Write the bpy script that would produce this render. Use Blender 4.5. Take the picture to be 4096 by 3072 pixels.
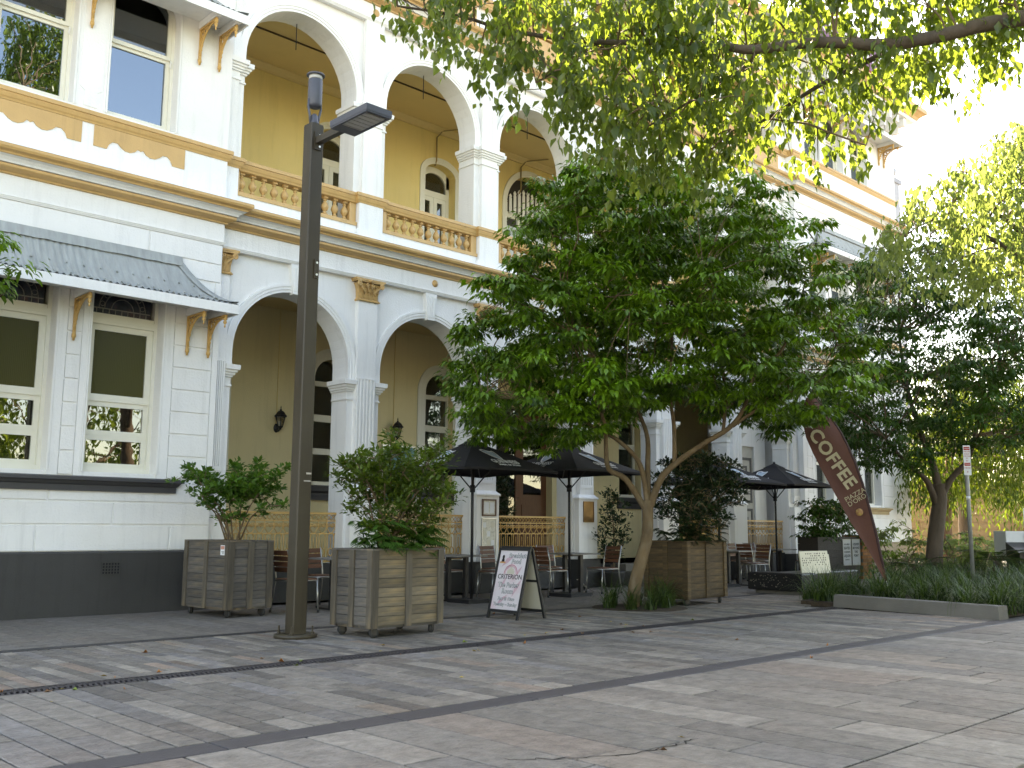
import bpy, math, random
import numpy as np
from mathutils import Vector, Matrix, Euler

for o in list(bpy.data.objects): bpy.data.objects.remove(o)
S = bpy.context.scene
COL = S.collection
PI = math.pi

# ------------------------------------------------------------------ camera
EYE = Vector((0, 0, 1.2))
pitch, roll, yaw = math.radians(8.28), math.radians(.35), math.radians(46.09)
FWD = Vector((math.cos(yaw), math.sin(yaw), 0)); RGT = Vector((math.sin(yaw), -math.cos(yaw), 0)); UP = Vector((0, 0, 1))
f2 = FWD*math.cos(pitch) + UP*math.sin(pitch); u1 = -FWD*math.sin(pitch) + UP*math.cos(pitch)
r2 = RGT*math.cos(roll) + u1*math.sin(roll); u2 = -RGT*math.sin(roll) + u1*math.cos(roll)
cam = bpy.data.cameras.new('camera'); camo = bpy.data.objects.new('camera', cam); COL.objects.link(camo)
M = Matrix.Identity(4)
for i in range(3):
    M[i][0] = r2[i]; M[i][1] = u2[i]; M[i][2] = -f2[i]; M[i][3] = EYE[i]
camo.matrix_world = M
cam.sensor_width = 36; cam.lens = 3960/4096*36; cam.clip_start = .1; cam.clip_end = 2000
S.camera = camo
S.render.resolution_x, S.render.resolution_y = 1024, 768

# ------------------------------------------------------------------ light
SUN_AZ, SUN_EL = math.atan2(.62, .785), math.radians(45.5)          # azimuth from +Y towards +X
w = bpy.data.worlds.new('World'); S.world = w; w.use_nodes = True
nt = w.node_tree; bg = nt.nodes['Background']
sky = nt.nodes.new('ShaderNodeTexSky'); sky.sky_type = 'NISHITA'; sky.sun_disc = False
sky.sun_elevation = SUN_EL; sky.sun_rotation = SUN_AZ; sky.air_density = 1.0; sky.dust_density = 1.0; sky.ozone_density = 1.0
nt.links.new(sky.outputs[0], bg.inputs[0]); bg.inputs[1].default_value = .15
sl = bpy.data.lights.new('sun', 'SUN'); sl.energy = 4.6; sl.angle = math.radians(.6); sl.color = (1, .94, .84)
so = bpy.data.objects.new('sun', sl); COL.objects.link(so)
sdir = Vector((math.sin(SUN_AZ)*math.cos(SUN_EL), math.cos(SUN_AZ)*math.cos(SUN_EL), math.sin(SUN_EL)))
so.rotation_euler = sdir.to_track_quat('Z', 'Y').to_euler(); so.location = (30, 40, 45)
S.view_settings.view_transform = 'Standard'; S.view_settings.look = 'None'
S.view_settings.exposure = 2.55; S.view_settings.gamma = 1
S.view_settings.use_white_balance = True; S.view_settings.white_balance_temperature = 9200; S.view_settings.white_balance_tint = 13
S.render.engine = 'CYCLES'
S.cycles.use_adaptive_sampling = True; S.cycles.adaptive_threshold = .02; S.cycles.max_bounces = 6; S.cycles.diffuse_bounces = 3; S.cycles.glossy_bounces = 3; S.cycles.transmission_bounces = 3; S.cycles.transparent_max_bounces = 8

# ------------------------------------------------------------------ mesh helpers
class MB:
    def __init__(s): s.v = []; s.f = []; s.sm = []; s.c = None
    def add(s, vs, fs, smooth=False):
        b = len(s.v); s.v.extend(vs); s.f.extend([tuple(i+b for i in f) for f in fs]); s.sm.extend([smooth]*len(fs)); return s
    def box(s, x0, x1, y0, y1, z0, z1):
        return s.add([(x0,y0,z0),(x1,y0,z0),(x1,y1,z0),(x0,y1,z0),(x0,y0,z1),(x1,y0,z1),(x1,y1,z1),(x0,y1,z1)],
                     [(0,3,2,1),(4,5,6,7),(0,1,5,4),(1,2,6,5),(2,3,7,6),(3,0,4,7)])
    def ext(s, poly, vec):
        n = len(poly); v = [tuple(p) for p in poly] + [(p[0]+vec[0], p[1]+vec[1], p[2]+vec[2]) for p in poly]
        return s.add(v, [tuple(range(n))[::-1], tuple(range(n, 2*n))] + [(i, (i+1)%n, n+(i+1)%n, n+i) for i in range(n)])
    def xz(s, poly, y0, y1): return s.ext([(a, y0, b) for a, b in poly], (0, y1-y0, 0))
    def yz(s, poly, x0, x1): return s.ext([(x0, a, b) for a, b in poly], (x1-x0, 0, 0))
    def xy(s, poly, z0, z1): return s.ext([(a, b, z0) for a, b in poly], (0, 0, z1-z0))
    def lathe(s, prof, cx=0, cy=0, n=12, smooth=True, sx=1, sy=1):
        vs = [(cx+sx*r*math.cos(2*PI*i/n), cy+sy*r*math.sin(2*PI*i/n), z) for r, z in prof for i in range(n)]
        fs = [(k*n+i, k*n+(i+1)%n, (k+1)*n+(i+1)%n, (k+1)*n+i) for k in range(len(prof)-1) for i in range(n)]
        s.add(vs, fs, smooth); b = len(s.v)-len(vs); m = len(prof)-1
        s.f.append(tuple(b+i for i in range(n))[::-1]); s.f.append(tuple(b+m*n+i for i in range(n))); s.sm += [False, False]; return s
    def tube(s, pts, r, n=6, smooth=True, cap=True):
        pts = [Vector(p) for p in pts]; m = len(pts)
        rs = r if hasattr(r, '__len__') else [r]*m
        vs = []; prev = None
        for k in range(m):
            t = (pts[min(k+1, m-1)] - pts[max(k-1, 0)])
            if t.length < 1e-9: t = Vector((0, 0, 1))
            t.normalize()
            a = prev if prev is not None else (Vector((0, 0, 1)) if abs(t.z) < .9 else Vector((1, 0, 0)))
            a = (a - t*a.dot(t)); a.normalize(); prev = a; bb = t.cross(a)
            for i in range(n):
                q = 2*PI*i/n; vs.append(tuple(pts[k] + (a*math.cos(q) + bb*math.sin(q))*rs[k]))
        fs = [(k*n+i, k*n+(i+1)%n, (k+1)*n+(i+1)%n, (k+1)*n+i) for k in range(m-1) for i in range(n)]
        if cap: fs += [tuple(range(n))[::-1], tuple((m-1)*n+i for i in range(n))]
        return s.add(vs, fs, smooth)
    def ring(s, c, R, r, ax='y', n=14, m=5, a0=0, a1=2*PI, sz=1):
        pts = []
        full = abs(a1-a0-2*PI) < 1e-6
        for i in range(n+1):
            q = a0+(a1-a0)*i/n; ca, sa = R*math.cos(q), R*math.sin(q)*sz
            pts.append((c[0]+ca, c[1], c[2]+sa) if ax == 'y' else ((c[0], c[1]+ca, c[2]+sa) if ax == 'x' else (c[0]+ca, c[1]+sa, c[2])))
        return s.tube(pts, r, m, True, not full)
    def mould(s, path, prof, caps=True):
        """sweep a profile of (projection, z) along a plan polyline, mitred; outward is to the right of travel"""
        n = len(path); P = [Vector((p[0], p[1])) for p in path]; off = []
        for i in range(n):
            d0 = (P[i]-P[i-1]).normalized() if i else None; d1 = (P[i+1]-P[i]).normalized() if i < n-1 else None
            n0 = Vector((d0.y, -d0.x)) if d0 else None; n1 = Vector((d1.y, -d1.x)) if d1 else None
            if n0 is None: off.append(n1)
            elif n1 is None: off.append(n0)
            else:
                mm = n0+n1; off.append(mm/(mm.dot(n0)) if mm.length > 1e-6 else n0)
        m = len(prof)
        vs = [(P[i].x+off[i].x*p, P[i].y+off[i].y*p, z) for i in range(n) for p, z in prof]
        fs = [(i*m+k, (i+1)*m+k, (i+1)*m+k+1, i*m+k+1) for i in range(n-1) for k in range(m-1)]
        if caps: fs += [tuple(range(m)), tuple((n-1)*m+k for k in range(m))[::-1]]
        return s.add(vs, fs)
    def merge(s, o, M4=None):
        vs = o.v if M4 is None else [tuple(M4 @ Vector(p)) for p in o.v]
        b = len(s.v); s.v.extend(vs); s.f.extend([tuple(i+b for i in f) for f in o.f]); s.sm.extend(o.sm); return s
    def mesh(s, name):
        me = bpy.data.meshes.new(name); me.from_pydata(s.v, [], s.f)
        me.polygons.foreach_set('use_smooth', s.sm)
        if s.c is not None:
            at = me.color_attributes.new('Col', 'FLOAT_COLOR', 'POINT')
            at.data.foreach_set('color', np.asarray(s.c, dtype=np.float32).ravel())
        me.update(); return me
    def build(s, name, mat, parent=None, loc=None, **k): return place(name, s.mesh(name), mat, parent, loc, **k)

    def pieces(s, name, mat, parent=None):
        '''one object for every connected piece'''
        par = list(range(len(s.v)))
        def fi(a):
            while par[a] != a: par[a] = par[par[a]]; a = par[a]
            return a
        for f in s.f:
            r = fi(f[0])
            for q in f[1:]: par[fi(q)] = r
        grp = {}
        for k, f in enumerate(s.f): grp.setdefault(fi(f[0]), []).append(k)
        out = []
        for ks in grp.values():
            mp = {}; mb = MB()
            for k in ks:
                nf = []
                for q in s.f[k]:
                    if q not in mp: mp[q] = len(mb.v); mb.v.append(s.v[q])
                    nf.append(mp[q])
                mb.f.append(tuple(nf)); mb.sm.append(s.sm[k])
            out.append(mb.build(name, mat, parent))
        return out

def place(name, me, mat, parent=None, loc=None, rot=None, scale=None):
    if mat is not None and not me.materials: me.materials.append(mat)
    o = bpy.data.objects.new(name, me); COL.objects.link(o)
    if loc is not None: o.location = loc
    if rot is not None: o.rotation_euler = rot
    if scale is not None: o.scale = scale
    if parent is not None: attach(o, parent)
    return o
def attach(o, parent):
    o.parent = parent
    if parent.get('wb'): o.matrix_parent_inverse = Matrix.Translation(-parent.location)
def tag(o, label, cat, group=None, kind=None):
    if label: o['label'] = label
    if cat: o['category'] = cat
    if group: o['group'] = group
    if kind: o['kind'] = kind
    return o
def thing(name, label, cat, loc=(0,0,0), rz=0, group=None, world=False):
    o = bpy.data.objects.new(name, None); COL.objects.link(o); o.empty_display_size = .2
    o.location = loc; o.rotation_euler = (0, 0, rz)
    if world: o['wb'] = 1
    return tag(o, label, cat, group)
def struct(o): o['kind'] = 'structure'; return o
def dup(root, loc, rz, label, group=None):
    r = root.copy(); COL.objects.link(r); r.location = loc; r.rotation_euler = (0, 0, rz); r['label'] = label
    if group: r['group'] = group
    for ch in list(root.children):
        c = ch.copy(); COL.objects.link(c); c.parent = r
        for g in ch.children:
            d = g.copy(); COL.objects.link(d); d.parent = c
    return r

# ------------------------------------------------------------------ materials
def newmat(name):
    m = bpy.data.materials.new(name); m.use_nodes = True
    return m, m.node_tree, m.node_tree.nodes['Principled BSDF']
def surf(name, col, rough=.6, var=.12, scale=3., bump=.15, bscale=60., metal=0., spec=.4, attr=False, rnd=0., stretch=None, tint=None, tfac=.35, tscale=1.2, streak=0., spots=0.):
    m, t, b = newmat(name); N = t.nodes; L = t.links
    tc = N.new('ShaderNodeTexCoord'); mp = N.new('ShaderNodeMapping'); L.new(tc.outputs['Object'], mp.inputs[0])
    if stretch: mp.inputs['Scale'].default_value = stretch
    n1 = N.new('ShaderNodeTexNoise'); n1.inputs['Scale'].default_value = scale; n1.inputs['Detail'].default_value = 7; n1.inputs['Roughness'].default_value = .65
    L.new(mp.outputs[0], n1.inputs['Vector'])
    mr = N.new('ShaderNodeMapRange'); mr.inputs[1].default_value = .25; mr.inputs[2].default_value = .75
    mr.inputs[3].default_value = 1-var; mr.inputs[4].default_value = 1+var; L.new(n1.outputs[0], mr.inputs[0])
    val = mr.outputs[0]
    if rnd:
        oi = N.new('ShaderNodeObjectInfo'); m2 = N.new('ShaderNodeMapRange'); m2.inputs[3].default_value = 1-rnd; m2.inputs[4].default_value = 1+rnd
        L.new(oi.outputs['Random'], m2.inputs[0]); mm = N.new('ShaderNodeMath'); mm.operation = 'MULTIPLY'
        L.new(val, mm.inputs[0]); L.new(m2.outputs[0], mm.inputs[1]); val = mm.outputs[0]
    if streak:      # faint rain streaks running down, and blotchy dirt
        mp2 = N.new('ShaderNodeMapping'); L.new(tc.outputs['Object'], mp2.inputs[0]); mp2.inputs['Scale'].default_value = (5, 5, .35)
        n4 = N.new('ShaderNodeTexNoise'); n4.inputs['Scale'].default_value = 1.6; n4.inputs['Detail'].default_value = 8; n4.inputs['Roughness'].default_value = .7; L.new(mp2.outputs[0], n4.inputs['Vector'])
        r4 = N.new('ShaderNodeMapRange'); r4.inputs[1].default_value = .52; r4.inputs[2].default_value = .78; r4.inputs[3].default_value = 1; r4.inputs[4].default_value = 1-streak; L.new(n4.outputs[0], r4.inputs[0])
        mm = N.new('ShaderNodeMath'); mm.operation = 'MULTIPLY'; L.new(val, mm.inputs[0]); L.new(r4.outputs[0], mm.inputs[1]); val = mm.outputs[0]
    if spots:       # old gum and dirt spots
        vo = N.new('ShaderNodeTexVoronoi'); vo.inputs['Scale'].default_value = 7; L.new(tc.outputs['Object'], vo.inputs['Vector'])
        n5 = N.new('ShaderNodeTexNoise'); n5.inputs['Scale'].default_value = 60; L.new(tc.outputs['Object'], n5.inputs['Vector'])
        ad = N.new('ShaderNodeMath'); ad.operation = 'MULTIPLY_ADD'; ad.inputs[1].default_value = .12; L.new(n5.outputs[0], ad.inputs[0]); L.new(vo.outputs['Distance'], ad.inputs[2])
        r5 = N.new('ShaderNodeMapRange'); r5.inputs[1].default_value = .115; r5.inputs[2].default_value = .15; r5.inputs[3].default_value = 1-spots; r5.inputs[4].default_value = 1; L.new(ad.outputs[0], r5.inputs[0])
        mm = N.new('ShaderNodeMath'); mm.operation = 'MULTIPLY'; L.new(val, mm.inputs[0]); L.new(r5.outputs[0], mm.inputs[1]); val = mm.outputs[0]
    if attr:
        a = N.new('ShaderNodeVertexColor'); a.layer_name = 'Col'; base = a.outputs[0]
    else:
        rgb = N.new('ShaderNodeRGB'); rgb.outputs[0].default_value = (*col, 1); base = rgb.outputs[0]
    if tint:
        n3 = N.new('ShaderNodeTexNoise'); n3.inputs['Scale'].default_value = tscale; n3.inputs['Detail'].default_value = 5; L.new(mp.outputs[0], n3.inputs['Vector'])
        r3 = N.new('ShaderNodeMapRange'); r3.inputs[1].default_value = .5; r3.inputs[2].default_value = .72; r3.inputs[4].default_value = tfac; L.new(n3.outputs[0], r3.inputs[0])
        mx = N.new('ShaderNodeMix'); mx.data_type = 'RGBA'; L.new(r3.outputs[0], mx.inputs['Factor']); L.new(base, mx.inputs[6]); mx.inputs[7].default_value = (*tint, 1); base = mx.outputs[2]
    vm = N.new('ShaderNodeVectorMath'); vm.operation = 'SCALE'; L.new(base, vm.inputs[0]); L.new(val, vm.inputs['Scale'])
    L.new(vm.outputs[0], b.inputs['Base Color'])
    b.inputs['Roughness'].default_value = rough; b.inputs['Metallic'].default_value = metal; b.inputs['Specular IOR Level'].default_value = spec
    if bump:
        n2 = N.new('ShaderNodeTexNoise'); n2.inputs['Scale'].default_value = bscale; n2.inputs['Detail'].default_value = 4; L.new(mp.outputs[0], n2.inputs['Vector'])
        bp = N.new('ShaderNodeBump'); bp.inputs['Strength'].default_value = bump; bp.inputs['Distance'].default_value = .02; L.new(n2.outputs[0], bp.inputs['Height'])
        L.new(bp.outputs[0], b.inputs['Normal'])
    return m
def leafmat(name, c1, c2, trans=.35, tcol=None, rough=.45, spec=.35):
    """leaf: per-leaf colour from the attribute Col (0..1 in red) between c1 and c2, partly translucent"""
    m, t, b = newmat(name); N = t.nodes; L = t.links
    a = N.new('ShaderNodeVertexColor'); a.layer_name = 'Col'
    sp = N.new('ShaderNodeSeparateColor'); L.new(a.outputs[0], sp.inputs[0])
    mx = N.new('ShaderNodeMix'); mx.data_type = 'RGBA'; L.new(sp.outputs[0], mx.inputs['Factor']); mx.inputs[6].default_value = (*c1, 1); mx.inputs[7].default_value = (*c2, 1)
    L.new(mx.outputs[2], b.inputs['Base Color']); b.inputs['Roughness'].default_value = rough; b.inputs['Specular IOR Level'].default_value = spec
    tr = N.new('ShaderNodeBsdfTranslucent'); tm = N.new('ShaderNodeMix'); tm.data_type = 'RGBA'; tm.blend_type = 'MULTIPLY'; tm.inputs['Factor'].default_value = 1
    L.new(mx.outputs[2], tm.inputs[6]); tm.inputs[7].default_value = (*(tcol or (2.2, 2.4, .9)), 1); L.new(tm.outputs[2], tr.inputs[0])
    ms = N.new('ShaderNodeMixShader'); ms.inputs[0].default_value = trans
    L.new(b.outputs[0], ms.inputs[1]); L.new(tr.outputs[0], ms.inputs[2]); L.new(ms.outputs[0], N['Material Output'].inputs[0])
    return m
def glassmat(name, tint, refl, rough=.01, opaque=None, ribs=0, gcol=(1, 1, 1)):
    m, t, b = newmat(name); N = t.nodes; L = t.links
    gl = N.new('ShaderNodeBsdfGlossy'); gl.inputs[0].default_value = (*gcol, 1); gl.inputs['Roughness'].default_value = rough
    if opaque: tr = N.new('ShaderNodeBsdfDiffuse'); tr.inputs[0].default_value = (*opaque, 1)
    else: tr = N.new('ShaderNodeBsdfTransparent'); tr.inputs[0].default_value = (*tint, 1)
    ms = N.new('ShaderNodeMixShader'); ms.inputs[0].default_value = refl
    tc = N.new('ShaderNodeTexCoord'); bp = N.new('ShaderNodeBump')
    if ribs:
        wv = N.new('ShaderNodeTexWave'); wv.inputs['Scale'].default_value = ribs; wv.bands_direction = 'X'; L.new(tc.outputs['Object'], wv.inputs[0])
        bp.inputs['Strength'].default_value = .5; bp.inputs['Distance'].default_value = .01; L.new(wv.outputs[1], bp.inputs['Height'])
    else:
        nz = N.new('ShaderNodeTexNoise'); nz.inputs['Scale'].default_value = 2.2; L.new(tc.outputs['Object'], nz.inputs[0])
        bp.inputs['Strength'].default_value = .06; bp.inputs['Distance'].default_value = .02; L.new(nz.outputs[0], bp.inputs['Height'])
    L.new(bp.outputs[0], gl.inputs['Normal'])
    L.new(tr.outputs[0], ms.inputs[1]); L.new(gl.outputs[0], ms.inputs[2]); L.new(ms.outputs[0], N['Material Output'].inputs[0])
    return m

M_WHITE = surf('white_render', (.80, .80, .785), .7, .03, 1.5, .3, 38, tint=(.68, .66, .60), tfac=.25, tscale=.7, streak=.15)
M_TRIM = surf('white_trim', (.80, .80, .78), .55, .04, 3, .12, 50, streak=.15)
M_CREAMTRIM = surf('cream_joinery', (.76, .74, .64), .45, .03, 4, .05, 60)
M_CREAM = surf('pale_cream_wall', (.74, .62, .355), .7, .05, 1.2, .2, 40, tint=(.66, .56, .34), tfac=.3, streak=.12)
M_YELLOW = surf('cream_wall', (.80, .62, .26), .7, .05, 1.2, .2, 40, tint=(.70, .56, .28), tfac=.3, streak=.12)
M_CEIL = surf('ochre_ceiling', (.74, .57, .29), .7, .05, 1.5, .1, 40)
M_GOLD = surf('gold_paint', (.56, .345, .14), .42, .08, 3, .12, 50, streak=.18)
M_IRONGOLD = surf('gold_cast_iron', (.58, .35, .12), .4, .08, 6, .1, 60)
M_PLINTH = surf('grey_plinth', (.046, .045, .043), .6, .14, 1.5, .3, 50, streak=.25)
M_SILL = surf('dark_grey_sill', (.058, .057, .06), .5, .08, 2, .1, 50)
M_STEEL = surf('weathered_corrugated_steel', (.33, .35, .335), .6, .22, 2.2, .05, 30, metal=.1, stretch=(6, 1, 1), tint=(.36, .36, .34), tfac=.5, tscale=1.6)
M_GLASS = glassmat('window_glass', (.5, .53, .5), .15)
M_GLASSUP = glassmat('reflective_window_glass', (.05, .06, .06), .27, gcol=(.72, .86, 1))
M_RIB = glassmat('ribbed_glass', (1, 1, 1), .014, .2, (.055, .052, .013), 13)  # olive diffuse colour stands in for mirrored trees; real gloss kept faint
M_SHADE = surf('dark_blind', (.055, .05, .045), .8, .1, 3, 0)
M_STAIN = surf('leadlight_glass', (.035, .04, .05), .15, .6, 14, .1, 20, spec=.6, tint=(.10, .05, .045), tfac=.8, tscale=9)
M_LEAD = surf('lead_came', (.22, .21, .19), .5, .1)
M_CURTAIN = surf('curtain_cloth', (.30, .36, .36), .9, .1, 6, .1, 80)
M_LACE = surf('lace_curtain', (.62, .68, .72), .9, .1, 9, .1, 80)
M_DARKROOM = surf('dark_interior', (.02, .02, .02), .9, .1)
M_WOODDOOR = surf('varnished_door', (.14, .055, .025), .35, .2, 3, .05, 40, stretch=(8, 8, 1))
M_BLACK = surf('black_metal', (.018, .018, .02), .45, .1, 5, .05)
M_BRONZEPOST = surf('bronze_powder_coat', (.044, .034, .021), .42, .18, 2, .05, 80, tint=(.07, .058, .04), tfac=.35, tscale=2.5, streak=.3)
M_GUN = surf('gunmetal_powder_coat', (.075, .08, .10), .4, .1, 4, .05)
M_ALU = surf('brushed_aluminium', (.42, .42, .41), .35, .08, 8, .03, 90, metal=.9)
M_SCREW = surf('stainless_screw', (.75, .75, .73), .3, .05, metal=.8)
M_SLAT = surf('oiled_timber_slat', (.13, .052, .027), .5, .2, 3, .1, 60, stretch=(1, 9, 9), rnd=.25)
M_TABLE = surf('grey_table_top', (.20, .19, .18), .45, .1, 4, .05)
M_TABLELEG = surf('dark_table_leg', (.045, .042, .04), .4, .1, 4, .05, metal=.4)
M_CONC = surf('concrete', (.165, .153, .137), .8, .15, 2, .3, 60, tint=(.12, .11, .095), tfac=.6)
M_MULCH = surf('mulch', (.055, .038, .025), .9, .5, 14, .9, 35)
M_BARK = surf('smooth_bark', (.15, .10, .053), .75, .35, 5, .7, 26, stretch=(1, 1, .5), tint=(.21, .165, .11), tfac=.6, tscale=7)
M_BARK2 = surf('dark_bark', (.095, .07, .05), .85, .3, 5, .6, 30, stretch=(1, 1, .4))
M_TWIG = surf('twig', (.16, .11, .065), .8, .2, 6, .2)
M_CANVAS = surf('black_canvas', (.016, .016, .019), .8, .15, 5, .15, 90)
M_PRINT = surf('white_print', (.70, .72, .74), .7, .05, 6, 0)
M_PRINTBLUE = surf('pale_blue_print', (.36, .48, .58), .7, .05, 6, 0)
# ------------------------------------------------------------------ ground and paving
rg = random.Random(7)
g = MB().add([(-700,-700,-.06),(700,-700,-.06),(700,700,-.06),(-700,700,-.06)], [(0,1,2,3)])
M_GROUND = surf('street_surface', (.26, .25, .23), .85, .15, .6, .2, 30)
struct(g.build('ground', M_GROUND))
M_JOINT = surf('dark_joint_bed', (.022, .02, .018), .95, .2, 5, .2)
paving = struct(MB().box(-4, 60, -6, 13.9, -.055, -.022).build('pavement', M_JOINT))
M_PAVER = surf('riven_stone', (.2, .2, .2), .62, .40, 8, 1.0, 22, spec=.35, attr=True, tint=(.19, .145, .115), tfac=.38, tscale=1.3, spots=.35)
M_BAND = surf('dark_stone_band', (.2, .2, .2), .5, .1, 4, .15, 50, attr=True)
PAL = [(.265,.258,.243), (.315,.305,.285), (.215,.212,.208), (.36,.345,.315), (.24,.24,.248), (.285,.275,.26), (.33,.265,.225), (.36,.30,.245), (.245,.252,.27), (.19,.186,.182)]
PALW = [5, 5, 4, 3, 4, 5, 1.3, 1.2, 2.5, 1.5]
stones = []     # x0,x1,y0,y1,colour,mat,h
def rows(x0, x1, y0, y1, wlo, whi, llo, lhi, pal=PAL, wt=PALW, gap=.006, lift=.003, dull=0., mat=0, breaks=(), spread=.15):
    x = x0
    edges = [y0, *breaks, y1]
    while x < x1:
        wd = rg.uniform(wlo, whi)
        for a, b in zip(edges[:-1], edges[1:]):
            y = a
            first = True
            while y < b-.05:
                ln = rg.uniform(llo, lhi)*(rg.uniform(.3, 1) if first else 1); first = False
                if b-(y+ln) < llo*.35: ln = b-y
                c = rg.choices(pal, wt)[0]; k = rg.uniform(1-spread, 1+spread); m = sum(c)/3
                c = tuple(((ch*(1-dull)+m*dull))*k*q_ for ch, q_ in zip(c, (.70, .628, .556)))
                stones.append((x+gap/2, x+wd-gap/2, y+gap/2, min(y+ln, b)-gap/2, c, mat, rg.uniform(0, lift)))
                y += ln
        x += wd
def visible(cx, cy):
    fd = cx*FWD.x+cy*FWD.y; s = cx*RGT.x+cy*RGT.y
    return fd > 3.6 and abs(s) < .60*fd+.6, fd
GREYS = [(.25,.245,.235), (.27,.262,.25), (.235,.23,.224), (.26,.257,.255)]
DARK = [(.062,.057,.061), (.072,.066,.069), (.065,.06,.063)]
rows(-2, 46, 10.47, 13.74, .22, .34, .7, 1.3, GREYS, [1,1,1,1], .006, .002, spread=.08)
rows(-2, 46, 8.005, 10.29, .085, .14, .35, .8, gap=.009, dull=.15, spread=.30)
rows(-2, 14.3, 5.345, 7.735, .165, .23, .5, 1.0, gap=.014, dull=.35, spread=.24)
rows(-2, 40, -3, 5.10, .30, .44, 1.3, 2.2, dull=.6, gap=.016, spread=.15, breaks=(2.62,))
x = -2.
while x < 46:                                             # the two dark bands
    stones.append((x, x+1.19, 5.11, 5.335, rg.choice(DARK), 1, .001)); x += 1.2
x = -2.
while x < 46:
    stones.append((x, x+.997, 10.30, 10.46, (.03, .028, .029), 1, .004)); x += 1.0
vis = []
for st in stones:
    cx, cy = (st[0]+st[1])/2, (st[2]+st[3])/2
    ok, fd = visible(cx, cy)
    if not ok or fd > 45: continue
    if cx > 14.45 and 5.3 < cy < 10.3 and cx > 14.4+(cy-7.9)*0: 
        if cy < 8.4 or cx > 17.6: continue               # the garden bed
    vis.append(((st[1]-st[0])*(st[3]-st[2])/fd**3, st))
vis.sort(key=lambda q: -q[0])
def stone_geo(mb, st, cols):
    x0, x1, y0, y1, c, m, hgt = st; e = .005
    z0, z1, z2 = -.03, hgt-.004, hgt
    v = [(x0,y0,z0),(x1,y0,z0),(x1,y1,z0),(x0,y1,z0),(x0,y0,z1),(x1,y0,z1),(x1,y1,z1),(x0,y1,z1),(x0+e,y0+e,z2),(x1-e,y0+e,z2),(x1-e,y1-e,z2),(x0+e,y1-e,z2)]
    fs = [(8,9,10,11)]
    for i in range(4):
        j = (i+1) % 4; fs += [(i, j, 4+j, 4+i), (4+i, 4+j, 8+j, 8+i)]
    mb.add(v, fs); cols += [(*c, 1)]*12
rest = {0: (MB(), []), 1: (MB(), [])}
for n, (_, st) in enumerate(vis):
    if n < 298:
        mb = MB(); cc = []; stone_geo(mb, st, cc); mb.c = cc
        mb.build('paving_stone', M_BAND if st[5] else M_PAVER, paving)
    else:
        stone_geo(rest[st[5]][0], st, rest[st[5]][1])
for k, (mb, cc) in rest.items():
    mb.c = cc; mb.build('paving_stones' if k == 0 else 'edging_stones', M_BAND if k else M_PAVER, paving)['kind'] = 'stuff'
# hairline cracks and open joints in the big slabs
M_CRACK = surf('crack_shadow_gap', (.02, .017, .014), 1, .2)
def crack(pts, wd):
    mb = MB(); L = []; R = []
    for i, (px, py) in enumerate(pts):
        a = Vector(pts[max(i-1, 0)]); b = Vector(pts[min(i+1, len(pts)-1)]); t = (b-a).normalized(); nn = Vector((-t.y, t.x))
        q = wd*rg.uniform(.4, 1.2)*(0.15 if i in (0, len(pts)-1) else 1)
        L.append((px+nn.x*q, py+nn.y*q)); R.append((px-nn.x*q, py-nn.y*q))
    v = [(a, b, .0045) for a, b in L] + [(a, b, .0045) for a, b in R]; n = len(pts)
    mb.add(v, [(i, i+1, n+i+1, n+i) for i in range(n-1)]); mb.build('crack', M_CRACK, paving)
def wig(a, b, n, amp):
    return [(a[0]+(b[0]-a[0])*i/n+rg.uniform(-amp, amp), a[1]+(b[1]-a[1])*i/n+rg.uniform(-amp, amp)) for i in range(n+1)]
crack(wig((3.72, 3.92), (4.25, 3.55), 12, .03), .007)
crack(wig((4.22, 3.57), (4.6, 3.52), 8, .02) + wig((4.65, 3.5), (4.93, 3.55), 6, .025), .008)
crack(wig((3.45, 3.45), (3.95, 3.25), 8, .02), .005)
crack(wig((6.9, 2.45), (7.0, 2.05), 7, .03), .006)
# slot drain
M_GRATE = surf('cast_iron_grate', (.055, .048, .05), .6, .3, 20, .2, metal=.3)
dr = MB(); dr.box(-2, 34, 7.738, 7.765, -.03, .002); dr.box(-2, 34, 7.975, 8.002, -.03, .002); dr.box(-2, 34, 7.862, 7.878, -.03, .001)
x = -2.
while x < 16:
    for a, b, sl in ((7.765, 7.862, .02), (7.878, 7.975, -.02)):
        dr.add([(x,a,.001),(x+.018,a,.001),(x+.018+sl,b,.001),(x+sl,b,.001),(x,a,-.02),(x+.018,a,-.02),(x+.018+sl,b,-.02),(x+sl,b,-.02)], [(0,1,2,3),(0,3,7,4),(1,5,6,2)])
    x += .042
dr.box(16, 34, 7.765, 7.975, -.03, -.002)
d = struct(dr.build('slot_drain', M_GRATE))
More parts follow.
